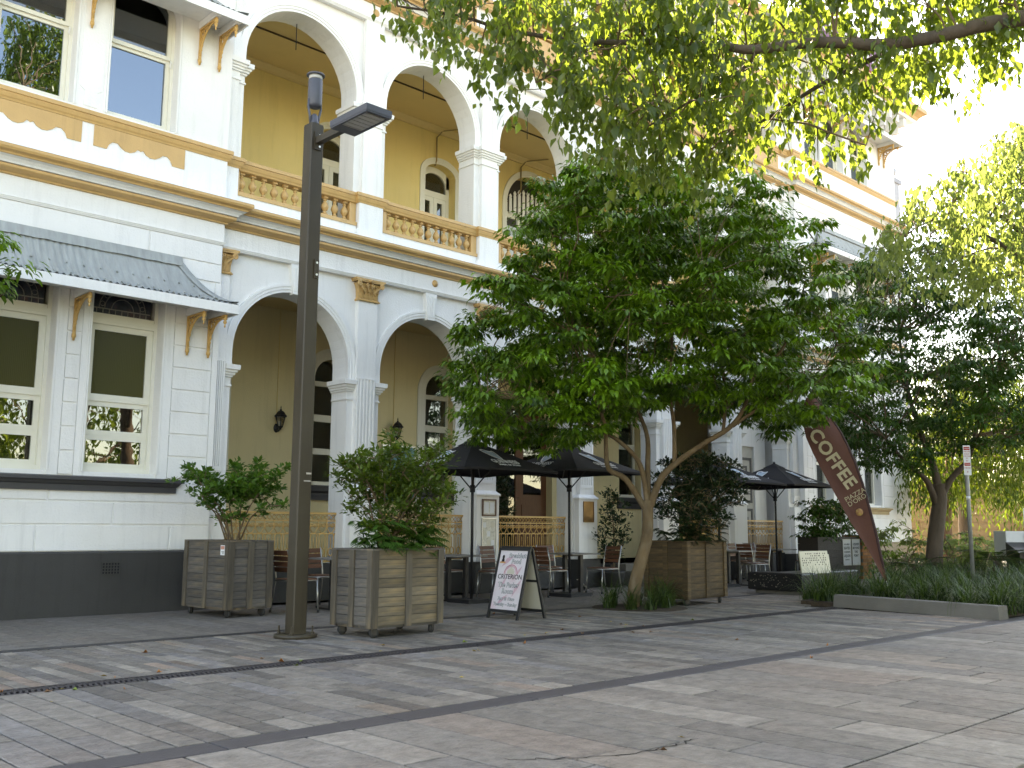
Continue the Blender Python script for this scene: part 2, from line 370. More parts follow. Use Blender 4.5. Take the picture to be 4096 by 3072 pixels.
# ------------------------------------------------------------------ hotel building
P, A, W, PB, B = 13.78, 13.94, 14.03, 14.48, 16.85     # pavilion face, pilaster face, arch wall face, pier back, verandah back wall
XL, XR, XE = 7.06, 24.2, 30.6
DX = 2.84; PX = [7.08+DX*i for i in range(7)]
hotel = thing('hotel_building', 'large white three storey hotel with gold trim, arcaded verandahs and curved iron awnings', 'building', (15.6, 13.8, 0), world=True)
def hp(name, mb, mat): return mb.build(name, mat, hotel)
def arch_top(mb, xa, xb, zs, za, z1, yf, yb, n=22):
    """wall piece above an arched opening: springing zs, apex za, top z1"""
    c, r = (xa+xb)/2, (xb-xa)/2; pts = []
    for i in range(n+1):
        q = PI - PI*i/n; pts.append((c+r*math.cos(q), zs+(za-zs)*math.sin(q)))
    v = []
    for x_, z_ in pts: v += [(x_, yf, z_), (x_, yf, z1), (x_, yb, z_), (x_, yb, z1)]
    fs = []
    for i in range(n):
        a, b = 4*i, 4*i+4; fs += [(a, b, b+1, a+1), (b+2, a+2, a+3, b+3), (a+2, b+2, b, a)]
    mb.add(v, fs); k = len(v)-4
    mb.add([(xa, yf, z1), (xb, yf, z1), (xb, yb, z1), (xa, yb, z1)], [(0, 1, 2, 3)])
def wall(mb, x0, x1, z0, z1, yf, yb, ops):
    x = x0
    for xa, xb, za, zs, zt in sorted(ops):
        mb.box(x, xa, yf, yb, z0, z1)
        if za > z0: mb.box(xa, xb, yf, yb, z0, za)
        arch_top(mb, xa, xb, zs, zt, z1, yf, yb)
        x = xb
    mb.box(x, x1, yf, yb, z0, z1)
def archivolt(mb, c, r, zs, za, wd, yf, p, z_foot, n=26):
    """stepped moulding round an arch, standing p proud of yf"""
    prof = [(0, 0), (0, p*.55), (wd*.3, p*.55), (wd*.34, p*.8), (wd*.66, p*.8), (wd*.7, p), (wd, p), (wd, 0)]
    pts = [(-1, z_foot)] + [(None, PI - PI*i/n) for i in range(n+1)] + [(1, z_foot)]
    v = []
    for k, q in pts:
        for o_, pr in prof:
            if k is None:
                v.append((c+(r+o_)*math.cos(q), yf-pr, zs+((za-zs)+o_)*math.sin(q)))
            else: v.append((c+k*(r+o_), yf-pr, q))
    m = len(prof); fs = [(i*m+k, i*m+k+1, (i+1)*m+k+1, (i+1)*m+k) for i in range(len(pts)-1) for k in range(m-1)]
    mb.add(v, fs)

# ---- pavilions
WINL = [(2.14, 3.17), (3.65, 4.68), (5.16, 6.19)]
WINR = [(24.85, 25.75), (26.1, 27.13), (27.62, 28.65)]
GFZ = (1.93, 4.55, 4.88); FFZ = (7.06, 8.88, 9.32); SFZ = (11.86, 13.3, 13.6)
FT = .02
for nm, x0, x1, wins in (('left', .6, XL, WINL), ('right', XR, XE, WINR)):
    mb = MB()
    for (z0, z1), (za, zs, zt) in (((0, 5.5), GFZ), ((5.5, 10.3), FFZ), ((10.3, 14.0), SFZ)):
        yf = P+FT if z0 == 0 else P
        wall(mb, x0, x1, z0, z1, yf, P+.45, [(a, b, za, zs, zt) for a, b in wins])
    mb.box(x0, x1, P, P+.45, 14.0, 15.9)
    if nm == 'left': mb.box(XL-.4, XL, P+.45, B, 0, 15.9); mb.box(.6, 1.0, P+.45, 26, 0, 15.9)
    else: mb.box(XR, XR+.4, P+.45, B, 0, 15.9); mb.box(XE-.4, XE, P+.45, 26, 0, 15.9)
    pav = hp('pavilion_wall', mb, M_WHITE)
    # raised facing: margins round windows plus separate ashlar blocks
    mg = MB(); J = .011
    def blk(xa, xb, za, zb):
        bm = MB(); y0, y1 = P, P+FT+.003; e = .006
        bm.add([(xa+J,y1,za+J),(xb-J,y1,za+J),(xb-J,y1,zb-J),(xa+J,y1,zb-J),(xa+J+e,y0,za+J+e),(xb-J-e,y0,za+J+e),(xb-J-e,y0,zb-J-e),(xa+J+e,y0,zb-J-e)],
               [(4,5,6,7),(0,1,5,4),(1,2,6,5),(2,3,7,6),(3,0,4,7)])
        place('stone_block', bm.mesh('stone_block'), M_WHITE, pav)
    zr = [1.87+.327*i for i in range(10)]
    ends = [x0] + [q for wn in wins for q in wn] + [x1]
    for i in range(0, len(ends), 2):
        a, b = ends[i], ends[i+1]; wdt = b-a
        if wdt > .7:
            ia, ib = a+(.10 if i == 0 else .16), b-(.16 if i < len(ends)-2 else .09)
            if i == len(ends)-2 and nm == 'right': ia = a+.16
        else: ia, ib = a+wdt*.30, b-wdt*.26
        mg.box(a+.001, ia, P, P+FT, 1.87, 4.88); mg.box(ib, b-.001, P, P+FT, 1.87, 4.88)
        for za, zb in zip(zr[:-1], zr[1:]):
            if wdt > 1.3 and nm == 'right':
                mid = a+wdt*(.42 if zr.index(za) % 2 else .6); blk(ia, mid, za, min(zb, 4.88)); blk(mid, ib, za, min(zb, 4.88))
            else: blk(ia, ib, za, min(zb, 4.88))
    mg.pieces('wall_margin', M_WHITE, pav)
    for za, zb, js in ((.85, 1.21, (.35, .62, .905)), (1.21, 1.525, (.2, .48, .775)), (1.525, 1.87, (.35, .64)), (4.88, 5.165, (.35, .64)), (5.165, 5.49, (.2, .50, .82))):
        xs = [x0] + [x0+(x1-x0)*j for j in js] + [x1]
        for a, b in zip(xs[:-1], xs[1:]): blk(a, b, za, zb)
    # dark plinth with vents, moulded sill
    pl = MB().mould([(x0, P+.02), (x1, P+.02)] + ([(x1, P+2.5)] if nm == 'right' else [(x1, P+.3)]), [(-.3, 0), (.055, 0), (.055, .83), (.022, .855), (-.3, .855)])
    pl = pl.build('plinth', M_PLINTH if nm == 'left' else surf('tan_plinth', (.30, .235, .16), .7, .15), hotel)
    if nm == 'left':
        for vx in (3.78, 5.62):
            vg = MB(); y0 = P-.04; zc = .62
            vg.box(vx-.13, vx+.13, y0, y0+.003, zc-.085, zc+.085)
            gr = MB()
            for k in range(7): gr.box(vx-.13+k*.0405, vx-.117+k*.0405, y0-.008, y0-.0005, zc-.085, zc+.085)
            for k in range(5): gr.box(vx-.13, vx+.13, y0-.0075, y0-.001, zc-.085+k*.0395, zc-.072+k*.0395)
            o = vg.build('air_vent', M_DARKROOM, hotel); gr.build('vent_grille', M_PLINTH, o)
    sx0, sx1 = (wins[0][0]-.25, 6.46) if nm == 'left' else (24.6, 29.0)
    sl_ = MB().mould([(sx0, P+.25), (sx0, P), (sx1, P), (sx1, P+.1)], [(-.28, 1.665), (.035, 1.665), (.035, 1.745), (.06, 1.765), (.085, 1.80), (.12, 1.808), (.12, 1.85), (-.22, 1.90)])
    hp('window_sill', sl_, M_SILL if nm == 'left' else surf('sand_sill', (.42, .32, .18), .6))

# bead mouldings beside the windows, recessed panels
bd = MB()
for wins, rows_ in ((WINL, ((1.93, 4.88, GFZ), (7.06, 9.3, FFZ))), (WINR, ((1.93, 4.88, GFZ), (7.06, 9.3, FFZ), (11.86, 13.6, SFZ)))):
    for a, b in wins:
        for z0, z1, Z in rows_:
            for xe, s_ in ((a, -1), (b, 1)):
                u, v_ = sorted((xe+s_*.002, xe+s_*.022)); bd.box(u, v_, P-.012, P+.01, z0, z1)
                u, v_ = sorted((xe+s_*.034, xe+s_*.05)); bd.box(u, v_, P-.008, P+.01, z0, z1)
bd.pieces('window_bead', M_TRIM, hotel)
pn = MB()
for xa, xb in ((4.76, 5.08), (3.25, 3.57)):
    pn.xz([(xa+.07, 7.08), (xb-.07, 7.08), (xb-.07, 7.3), (xb, 7.36), (xb, 9.0), (xa, 9.0), (xa, 7.36), (xa+.07, 7.3)], P-.007, P+.01)
pn.pieces('wall_panel', M_WHITE, hotel)

# ---- cornices, strings and rails that run round pavilions and arcade
def run(off=0.): return [(.6, P+off), (XL, P+off), (XL, A+off), (XR, A+off), (XR, P+off), (XE, P+off), (XE, 26)]
def runp(zig=True, dep=.05):
    """arcade rail line that breaks forward round the pilaster pedestals"""
    pts = [(.6, P), (XL, P), (XL, A-.01)]
    for i, px in enumerate(PX):
        a, b = px-.27, px+.27
        if i == 0: pts += [(b, A-.01), (b, A+dep)]
        elif i == 6: pts += [(a, A+dep), (a, A-.01), (XR, A-.01)]
        else: pts += [(a, A+dep), (a, A-.01), (b, A-.01), (b, A+dep)]
    return pts + [(XR, P), (XE, P), (XE, 26)]
for zo in (0, 4.81):
    hp('cornice_gold_band', MB().mould(run(), [(.0, 5.82+zo), (.035, 5.826+zo), (.04, 5.845+zo), (.075, 5.86+zo), (.125, 5.885+zo), (.135, 5.895+zo), (.135, 5.93+zo), (0, 5.935+zo)]), M_GOLD)
    hp('cornice_cove', MB().mould(run(), [(0, 5.937+zo), (.15, 5.94+zo), (.165, 5.965+zo), (.20, 6.0+zo), (.25, 6.018+zo), (0, 6.02+zo)]), M_TRIM)
    hp('cornice_gold_moulding', MB().mould(run(), [(0, 6.022+zo), (.255, 6.022+zo), (.262, 6.045+zo), (.275, 6.055+zo), (.31, 6.07+zo), (.325, 6.10+zo), (.32, 6.14+zo), (0, 6.142+zo)]), M_GOLD)
    hp('cornice_flashing', MB().mould(run(), [(-.05, 6.144+zo), (.318, 6.144+zo), (.30, 6.15+zo), (.16, 6.19+zo), (.15, 6.215+zo), (.05, 6.24+zo), (.035, 6.26+zo), (-.05, 6.262+zo)]), M_TRIM)
    hp('architrave_fillet', MB().mould(run(), [(-.1, 5.488+zo), (.004, 5.488+zo), (.010, 5.505+zo), (.016, 5.507+zo), (.022, 5.525+zo), (.03, 5.528+zo), (.03, 5.54+zo), (-.1, 5.545+zo)]), M_TRIM)
    hp('frieze', MB().mould([(.6, P), (XL, P), (XL, A), (XR, A), (XR, P), (XE, P)], [(-.3, 5.545+zo), (.004, 5.545+zo), (.004, 5.83+zo), (-.3, 5.83+zo)]), M_WHITE)
    hp('balcony_rail', MB().mould(runp(), [(-.2, 6.835+zo), (.012, 6.84+zo), (.02, 6.865+zo), (.035, 6.885+zo), (.05, 6.93+zo), (.05, 6.945+zo), (.068, 6.95+zo), (.068, 7.0+zo), (.06, 7.01+zo), (-.2, 7.012+zo)]), M_GOLD)
# scalloped gold aprons under the first floor windows
for a, b in ((5.0, 6.36), (3.46, 4.83), (1.95, 3.31)):
    c = (a+b)/2; hw = (b-a)/2; top = 6.835; pts = [(-hw, top), (-hw, 6.53)]
    half = [(-hw, 6.53), (-hw*.72, 6.53), (-hw*.68, 6.60), (-hw*.6, 6.65), (-hw*.5, 6.65), (-hw*.42, 6.60), (-hw*.33, 6.565), (-hw*.22, 6.56), (-hw*.12, 6.59), (-hw*.06, 6.64), (0, 6.62)]
    poly = [(c-hw, top)] + [(c+u, v_) for u, v_ in half] + [(c-u, v_) for u, v_ in half[-2::-1]] + [(c+hw, top)]
    ap = MB().xz(poly, P-.012, P+.01); o = ap.build('window_apron', M_GOLD, hotel)

# ---- arcades
HS = (DX-.665)/2                                        # half span of each arch
def arcade(nm, z0, zt, zimp, zs, za):
    mb = MB()
    for i in range(7):
        px = PX[i]; a = XL if i == 0 else px-.3325; b = XR if i == 6 else px+.3325
        mb.box(a, b, W, PB, z0, zimp)
    x = XL
    for i in range(6):
        c = (PX[i]+PX[i+1])/2
        mb.box(x, c-HS, W, PB, zimp, zt); arch_top(mb, c-HS, c+HS, zs, za, zt, W, PB); x = c+HS
    mb.box(x, XR, W, PB, zimp, zt)
    hp('arcade_wall', mb, M_WHITE)
    av = MB()
    for i in range(6): archivolt(av, (PX[i]+PX[i+1])/2, HS, zs, za, .135, W, .05, zimp+.002)
    av.pieces('arch_moulding', M_TRIM, hotel)
arcade('ground', 0, 5.545, 3.70, 3.93, 5.02)
arcade('first', 6.1, 10.35, 8.66, 8.84, 9.93)
# second floor: flat headed openings, mostly behind leaves
mb = MB(); x = XL
for i in range(6):
    c = (PX[i]+PX[i+1])/2; mb.box(x, c-HS, W, PB, 10.9, 14.0); mb.box(c-HS, c+HS, W, PB, 13.55, 14.0); x = c+HS
mb.box(x, XR, W, PB, 10.9, 14.0); mb.box(XL, XR, W, PB, 14.0, 15.9); hp('arcade_wall', mb, M_WHITE)
bs = MB()
for i in range(6):
    c = (PX[i]+PX[i+1])/2; bs.box(c-HS, c+HS, A+.06, A+.2, 11.0, 11.6)
bs.pieces('balcony_parapet', M_GOLD, hotel)

IMP = [(-.02, 0), (.02, .0), (.02, .025), (.004, .03), (.004, .14), (.03, .145), (.03, .175), (.055, .18), (.055, .215), (.08, .22), (.08, .255), (.11, .26), (.115, .335), (-.02, .345)]
def square_path(a, b, y0, y1): return [(a, y1), (a, y0), (b, y0), (b, y1)]
cap_me = None
def capital_mesh():
    mb = MB(); h = .39; w0, w1 = .205, .235      # half widths at neck and under abacus; front at y=0 growing to -y
    def bell(t): return w0 + (w1+.03-w0)*t**2.2
    mb.mould([(-w0, .12), (-w0, -.005), (w0, -.005), (w0, .12)], [(0, 0), (.025, 0), (.03, .018), (.012, .032), (.012, .04), (0, .045)])
    prof = [(0, .04), (.0, .12), (.008, .2), (.025, .27), (.05, .31), (0, .312)]
    mb.mould([(-w0, .12), (-w0, 0), (w0, 0), (w0, .12)], prof)
    ab = w1+.06
    mb.xy([(-ab, .12), (-ab, -.07), (-ab+.03, -.085), (-.1, -.05), (0, -.055), (.1, -.05), (ab-.03, -.085), (ab, -.07), (ab, .12)], .335, .36)
    mb.xy([(-ab-.012, .12), (-ab-.012, -.085), (-.1, -.062), (.1, -.062), (ab+.012, -.085), (ab+.012, .12)], .36, .39)
    def leaf(cx, z0, hh, ww):
        ls = []
        for i in range(6):
            t = i/5; yy = -.012-.014*math.sin(t*2)-.05*t**4; wz = ww*(1-.25*abs(t-.35)-.5*t**3)
            ls.append([(cx-wz, yy+.008, z0+hh*t*(1-.05*t)), (cx, yy-.014, z0+hh*t), (cx+wz, yy+.008, z0+hh*t*(1-.05*t))])
        ls.append([(cx-ww*.35, ls[-1][1][1]-.012, z0+hh*.9), (cx, ls[-1][1][1]-.026, z0+hh*.86), (cx+ww*.35, ls[-1][1][1]-.012, z0+hh*.9)])
        v = [p for r_ in ls for p in r_]
        mb.add(v, [(3*i+k, 3*i+k+1, 3*i+4+k, 3*i+3+k) for i in range(6) for k in range(2)], True)
    for cx in (-.15, -.05, .05, .15): leaf(cx, .045, .12, .042)
    for cx in (-.1, 0, .1): leaf(cx, .06, .2, .045)
    for sx in (-1, 1):
        mb.ring((sx*(ab-.055), -.075, .29), .036, .016, 'y', 12, 6); mb.ring((sx*(ab-.055), -.075, .29), .013, .013, 'y', 8, 5)
        mb.ring((sx*.055, -.05, .285), .024, .012, 'y', 10, 5)
        mb.tube([(sx*.1, -.02, .12), (sx*.13, -.04, .2), (sx*(ab-.075), -.07, .27)], [.018, .02, .014], 6)
        mb.tube([(sx*.02, -.02, .14), (sx*.035, -.035, .22), (sx*.05, -.05, .27)], [.012, .014, .01], 6)
    mb.lathe([(.0, .335), (.03, .345), (.034, .37), (.0, .395)], 0, -.065, 8)
    return mb.mesh('capital')
cap_me = capital_mesh()
def pilaster(px, zlo, zcap0, first, edge):
    """pilaster shaft with fluted lower half, dado and impost blocks"""
    a, b = px-.2, px+.2
    if edge == -1: a = XL
    if edge == 1: b = XR
    mb = MB()
    if first:   # ground floor
        mb.box(a, b, A, W+.01, 1.9, 5.10)
        da, db = (XL if edge == -1 else px-.285), (XR if edge == 1 else px+.285)
        mb.box(da, db, A-.05, W+.01, .58, 1.80)
        if edge == 0: mb.mould(square_path(da, db, A-.05, W), [(-.1, 1.80), (.022, 1.80), (.026, 1.82), (.02, 1.84), (0, 1.855), (-.045, 1.90), (-.1, 1.90)])
        # flutes: five raised fillets between sunk channels
        n = 5; xs = np.linspace(a+.03, b-.03, n+1)
        fl = MB()
        for k in range(n+1):
            q = xs[k]; lo, hi = max(a, q-.012), min(b, q+.012); fl.box(lo, hi, A-.014, A, 2.1, 3.72)
        fl.box(a, b, A-.013, A, 3.72, 3.745); fl.box(a, b, A-.013, A, 2.04, 2.1)
    else:
        mb.box(a, b, A, W+.01, 6.1, 10.31); fl = None
        da, db = (XL if edge == -1 else px-.255), (XR if edge == 1 else px+.255)
        mb.box(da, db, A-.015, W+.02, 6.1, 6.845)
        if edge == 0: mb.box(da-.04, db+.04, A-.03, W+.02, 6.2, 6.36)
        fl = MB()
        for k in range(3):
            q = px-.09+.09*k
            if a < q-.02 and q+.02 < b: fl.box(q-.012, q+.012, A-.008, A, 8.72, 10.1)
    o = mb.build('pilaster', M_WHITE, hotel)
    if fl and fl.v: fl.build('fluting', M_TRIM, o)
    return o
for i, px in enumerate(PX):
    e = -1 if i == 0 else (1 if i == 6 else 0)
    o = pilaster(px, 0, 5.1, True, e)
    if e == 0: place('capital', cap_me, M_GOLD, o, (px, A, 5.095))
    elif e == -1:
        cm = bpy.data.meshes.new('capital'); vs = [v.co.copy() for v in cap_me.vertices]
        cm.from_pydata([(max(v.x, -.015), v.y, v.z) for v in vs], [], [tuple(p.vertices) for p in cap_me.polygons]); place('capital', cm, M_GOLD, o, (px, A, 5.095))
    pilaster(px, 0, 5.1, False, e)
    ib = MB()
    for zb in (3.70-.345, 8.66-.345):
        if e == 0:
            if zb < 5:
                ib.mould([(px-.2, W), (px-.3325, W), (px-.3325, PB)][::-1], [(p, zb+z) for p, z in IMP])
                ib.mould([(px+.3325, PB), (px+.3325, W), (px+.2, W)][::-1], [(p, zb+z) for p, z in IMP])
            else:
                ib.mould([(px-.3325, PB), (px-.3325, W), (px-.2, W), (px-.2, A), (px+.2, A), (px+.2, W), (px+.3325, W), (px+.3325, PB)], [(p, zb+z) for p, z in IMP])
        elif e == -1:
            if zb < 5: ib.mould([(px+.2, W), (px+.3325, W), (px+.3325, PB)], [(p, zb+z) for p, z in IMP])
            else: ib.mould([(XL, A), (px+.2, A), (px+.2, W), (px+.3325, W), (px+.3325, PB)], [(p, zb+z) for p, z in IMP])
        else:
            ib.mould([(px-.3325, PB), (px-.3325, W), (px-.2, W)] + ([(px-.2, A), (XR, A)] if zb > 5 else []), [(p, zb+z) for p, z in IMP])
    ib.pieces('impost', M_TRIM, hotel)
    if e == 0:   # gilt medallion over the first floor pilaster
        md = MB().lathe([(.0, 0), (.07, 0), (.07, .012), (.055, .02), (.03, .03), (0, .034)], 0, 0, 14)
        md.build('medallion', M_GOLD, hotel, (px, A, 10.49)).rotation_euler = (PI/2, 0, 0)
    db = MB().box((XL if e == -1 else px-.34), (XR if e == 1 else px+.34), A-.09, PB+.02, 0, .57); db.build('pier_base', M_PLINTH, hotel)
# keystones and medallions over the ground floor arches
ks = MB().ext([(-.075, 0, 0), (.075, 0, 0), (.135, 0, .50), (-.135, 0, .50)], (0, .13, 0))
for k in (-1, 0, 1): ks.ext([(k*.045-.012, -.012, .05), (k*.045+.012, -.012, .05), (k*.068+.014, -.012, .44), (k*.068-.014, -.012, .44)], (0, .013, 0))
ksm = ks.mesh('keystone'); mdm = MB().lathe([(0, 0), (.068, 0), (.068, .012), (.05, .022), (.045, .034), (.02, .045), (0, .046)], 0, 0, 14).mesh('medallion')
for i in range(6):
    c = (PX[i]+PX[i+1])/2; place('keystone', ksm, M_TRIM, hotel, (c, A+.0, 4.985))
    place('medallion', mdm, M_GOLD, hotel, (c+.07, A, 5.69), (PI/2, 0, 0))

# ---- first floor balustrades
bprof = [(.038, 0), (.038, .03), (.026, .04), (.022, .05), (.034, .065), (.056, .10), (.066, .135), (.056, .18), (.033, .22), (.022, .24), (.024, .255), (.034, .262), (.034, .272), (.024, .28), (.026, .30)]
bb = MB().lathe(bprof, 0, 0, 12); bb.box(-.038, .038, -.038, .038, -.035, 0); bb.box(-.04, .04, -.04, .04, .30, .345)
bal_me = bb.mesh('baluster')
for i in range(6):
    a, b = PX[i]+.27, PX[i+1]-.27
    if i == 0: a = PX[0]+.19
    o = MB().box(a, b, A+.03, A+.24, 6.425, 6.487).build('balustrade', M_GOLD, hotel); MB().box(a, b, A+.05, A+.22, 6.15, 6.425).build('balustrade_plinth', M_TRIM, o)
    MB().box(a, a+.13, A+.07, A+.2, 6.485, 6.84).build('end_block', M_GOLD, o); MB().box(b-.13, b, A+.07, A+.2, 6.485, 6.84).build('end_block', M_GOLD, o)
    MB().box(a, b, A+.05, A+.22, 6.835, 7.0).build('rail_core', M_GOLD, o)
    n = 11
    for k in range(n): place('baluster', bal_me, M_GOLD, o, (a+.2+(b-a-.4)*k/(n-1), A+.135, 6.52), None, (1.02, 1.02, .93))

# ---- verandah interior
vb = MB(); GW = [(c-.40, c+.40, 2.02, 4.16, 4.56) for c in (8.3, 11.14, 13.98)]
vb.box(XL, XR, B, B+.3, 0, .5)
def winwall(z0, z1, ops): wall(vb, XL, XR, z0, z1, B, B+.3, ops)
winwall(.5, 5.5, GW + [(15.1, 17.6, .5, 3.7, 4.05), (20.15, 21.05, 2.0, 4.1, 4.5), (22.2, 23.2, .5, 3.0, 3.3)])
hp('verandah_wall', vb, M_CREAM); vb = MB()
FW = [(c-.45, c+.45, 6.25, 9.18, 9.44) for c in (8.25, 11.06, 13.9)] + [(16.0, 17.7, 6.25, 9.03, 9.88), (19.2, 20.1, 6.25, 9.18, 9.44), (22.1, 23.0, 6.25, 9.18, 9.44)]
winwall(5.95, 10.35, FW); vb.box(XL, XR, B, B+.3, 10.6, 15.9)
hp('balcony_wall', vb, M_YELLOW)
hp('verandah_floor', MB().box(XL, XR, PB, B, 0, .45), surf('tiled_floor', (.16, .15, .14), .5))
hp('verandah_ceiling', MB().box(XL, XR, PB-.3, B, 5.42, 5.545), M_CEIL)
hp('balcony_floor', MB().box(XL, XR, A+.1, B, 5.95, 6.14), M_CEIL)
hp('balcony_ceiling', MB().box(XL, XR, PB-.3, B, 10.30, 10.36), M_CEIL)
hp('ceiling_cornice', MB().mould([(XL, B), (XR, B)], [(0, 10.16), (.04, 10.16), (.045, 10.2), (.11, 10.27), (.115, 10.302), (0, 10.302)]), M_CEIL)
hp('ceiling_batten', MB().box(XL, XR, 15.55, 15.575, 10.275, 10.30), surf('dark_batten', (.10, .06, .03)))
hp('balcony_ceiling', MB().box(XL, XR, A+.1, B, 10.65, 10.95), M_CEIL)
hp('upper_balcony_ceiling', MB().box(XL, XR, PB, B, 13.7, 13.8), M_CEIL)
hp('roof', MB().box(.6, XE, P+.3, 26, 15.2, 15.3), surf('roof_sheet', (.2, .2, .2)))
hp('rear_wall', MB().box(.6, XE, 25.6, 26, 0, 15.9), M_WHITE)
MB().box(1.0, XE-.4, B+.3, 25.6, 5.5, 5.9).box(1.0, XE-.4, P+.5, 25.6, .3, .45).pieces('interior_floor', M_DARKROOM, hotel)
MB().box(XL-.2, XL-.1, B, 25.6, 0, 15.2).box(XR+.1, XR+.2, B, 25.6, 0, 15.2).pieces('party_wall', M_DARKROOM, hotel)
# white surrounds on the verandah walls
sr = MB()
for c, hw, zs, za, z0, wd in [(8.3, .40, 4.16, 4.56, .5, .22), (11.14, .40, 4.16, 4.56, .5, .22), (13.98, .40, 4.16, 4.56, .5, .22), (8.25, .45, 9.18, 9.44, 6.2, .145), (11.06, .45, 9.18, 9.44, 6.2, .145), (13.9, .45, 9.18, 9.44, 6.2, .145), (16.85, .85, 9.03, 9.88, 6.2, .15), (19.65, .45, 9.18, 9.44, 6.2, .145)]:
    archivolt(sr, c, hw, zs, za, wd, B, .03, z0)
sr.pieces('window_surround', M_CREAMTRIM, hotel)
# eaves: big top cornice, parapet
hp('top_cornice', MB().mould(run(), [(0, 14.1), (.06, 14.1), (.06, 14.2), (.10, 14.22), (.10, 14.5), (.55, 14.52), (.6, 14.6), (0, 14.6)]), M_TRIM)
hp('top_gold_cornice', MB().mould(run(), [(0, 14.602), (.62, 14.602), (.66, 14.68), (.78, 14.78), (.85, 14.80), (.85, 14.94), (0, 14.96)]), M_GOLD)
for i, px in enumerate(list(np.arange(24.5, 30.7, .5))):
    MB().box(px-.08, px+.08, P-.5, P-.095, 14.25, 14.5).box(px-.07, px+.07, P-.3, P-.095, 14.05, 14.25).build('modillion', M_TRIM, hotel)
hp('frieze_band', MB().mould(run(), [(0, 13.62), (.03, 13.62), (.03, 13.74), (.05, 13.76), (.05, 13.8), (0, 13.8)]), M_GOLD)

# ---- windows
def sash(mb, x0, x1, z0, z1, y, fw=.055, d=.045, b=None):
    b = b or fw
    mb.box(x0, x0+fw, y, y+d, z0, z1); mb.box(x1-fw, x1, y, y+d, z0, z1); mb.box(x0+fw, x1-fw, y, y+d, z0, z0+b); mb.box(x0+fw, x1-fw, y, y+d, z1-fw, z1)
def pane(name, x0, x1, z0, z1, y, mat, par): return MB().box(x0, x1, y, y+.006, z0, z1).build(name, mat, par)
def archfill(mb, xa, xb, z0, zs, za, y0, y1, n=16):
    c, r = (xa+xb)/2, (xb-xa)/2
    mb.xz([(xb, z0)] + [(c+r*math.cos(PI*i/n), zs+(za-zs)*math.sin(PI*i/n)) for i in range(n+1)] + [(xa, z0)], y0, y1)
def gf_window(xa, xb):
    Y = P+.22; fr = MB(); t = .06
    archf = MB()
    fr.box(xa, xa+.05, Y, Y+.14, 1.93, 4.6); fr.box(xb-.05, xb, Y, Y+.14, 1.93, 4.6); fr.box(xa+.05, xb-.05, Y-.005, Y+.14, 1.93, 2.0); fr.box(xa+.05, xb-.05, Y-.012, Y+.12, 4.04, 4.14); fr.box(xa+.05, xb-.05, Y-.02, Y-.012, 4.08, 4.10)
    o = fr.build('window', M_CREAMTRIM, hotel)
    s1 = MB(); sash(s1, xa+.05, xb-.05, 2.94, 4.04, Y+.03, .085, .05, .10); s1.build('sash', M_CREAMTRIM, o)
    s2 = MB(); sash(s2, xa+.05, xb-.05, 2.46, 2.94, Y+.05, .07, .045); s2.build('sash', M_CREAMTRIM, o)
    s3 = MB(); sash(s3, xa+.05, xb-.05, 2.0, 2.462, Y+.055, .07, .045); s3.build('sash', M_CREAMTRIM, o)
    pane('pane', xa+.12, xb-.12, 3.02, 3.97, Y+.055, M_RIB, o); pane('pane', xa+.1, xb-.1, 2.51, 2.9, Y+.075, M_GLASS, o); pane('pane', xa+.1, xb-.1, 2.05, 2.41, Y+.08, M_GLASS, o)
    sg = MB(); archfill(sg, xa+.1, xb-.1, 4.19, 4.5, 4.8, Y+.05, Y+.06); sgo = sg.build('leadlight', M_STAIN, o)
    fl = MB(); fl.box(xa+.05, xb-.05, Y+.02, Y+.1, 4.14, 4.20); fl.build('transom_rail', M_CREAMTRIM, o)
    ld = MB(); c = (xa+xb)/2
    for R_ in (.16, .26, .34): ld.ring((c, Y+.047, 4.28), R_, .007, 'y', 18, 4, 0, PI)
    ld.box(xa+.1, xb-.1, Y+.04, Y+.05, 4.27, 4.285)
    for k in range(9): ld.box(xa+.14+k*.09, xa+.15+k*.09, Y+.041, Y+.05, 4.19, 4.28)
    for k in range(7):
        q = PI*(k+.5)/7; ld.ring((c+.30*math.cos(q), Y+.047, 4.28+.30*math.sin(q)), .035, .005, 'y', 8, 4)
    ld.build('lead_came', M_LEAD, sgo)
    af = MB(); 
    MB().box(xa, xb, Y+.16, Y+.18, 1.93, 4.9).build('blind', M_SHADE, o)
    return o
for a, b in WINL: gf_window(a, b)
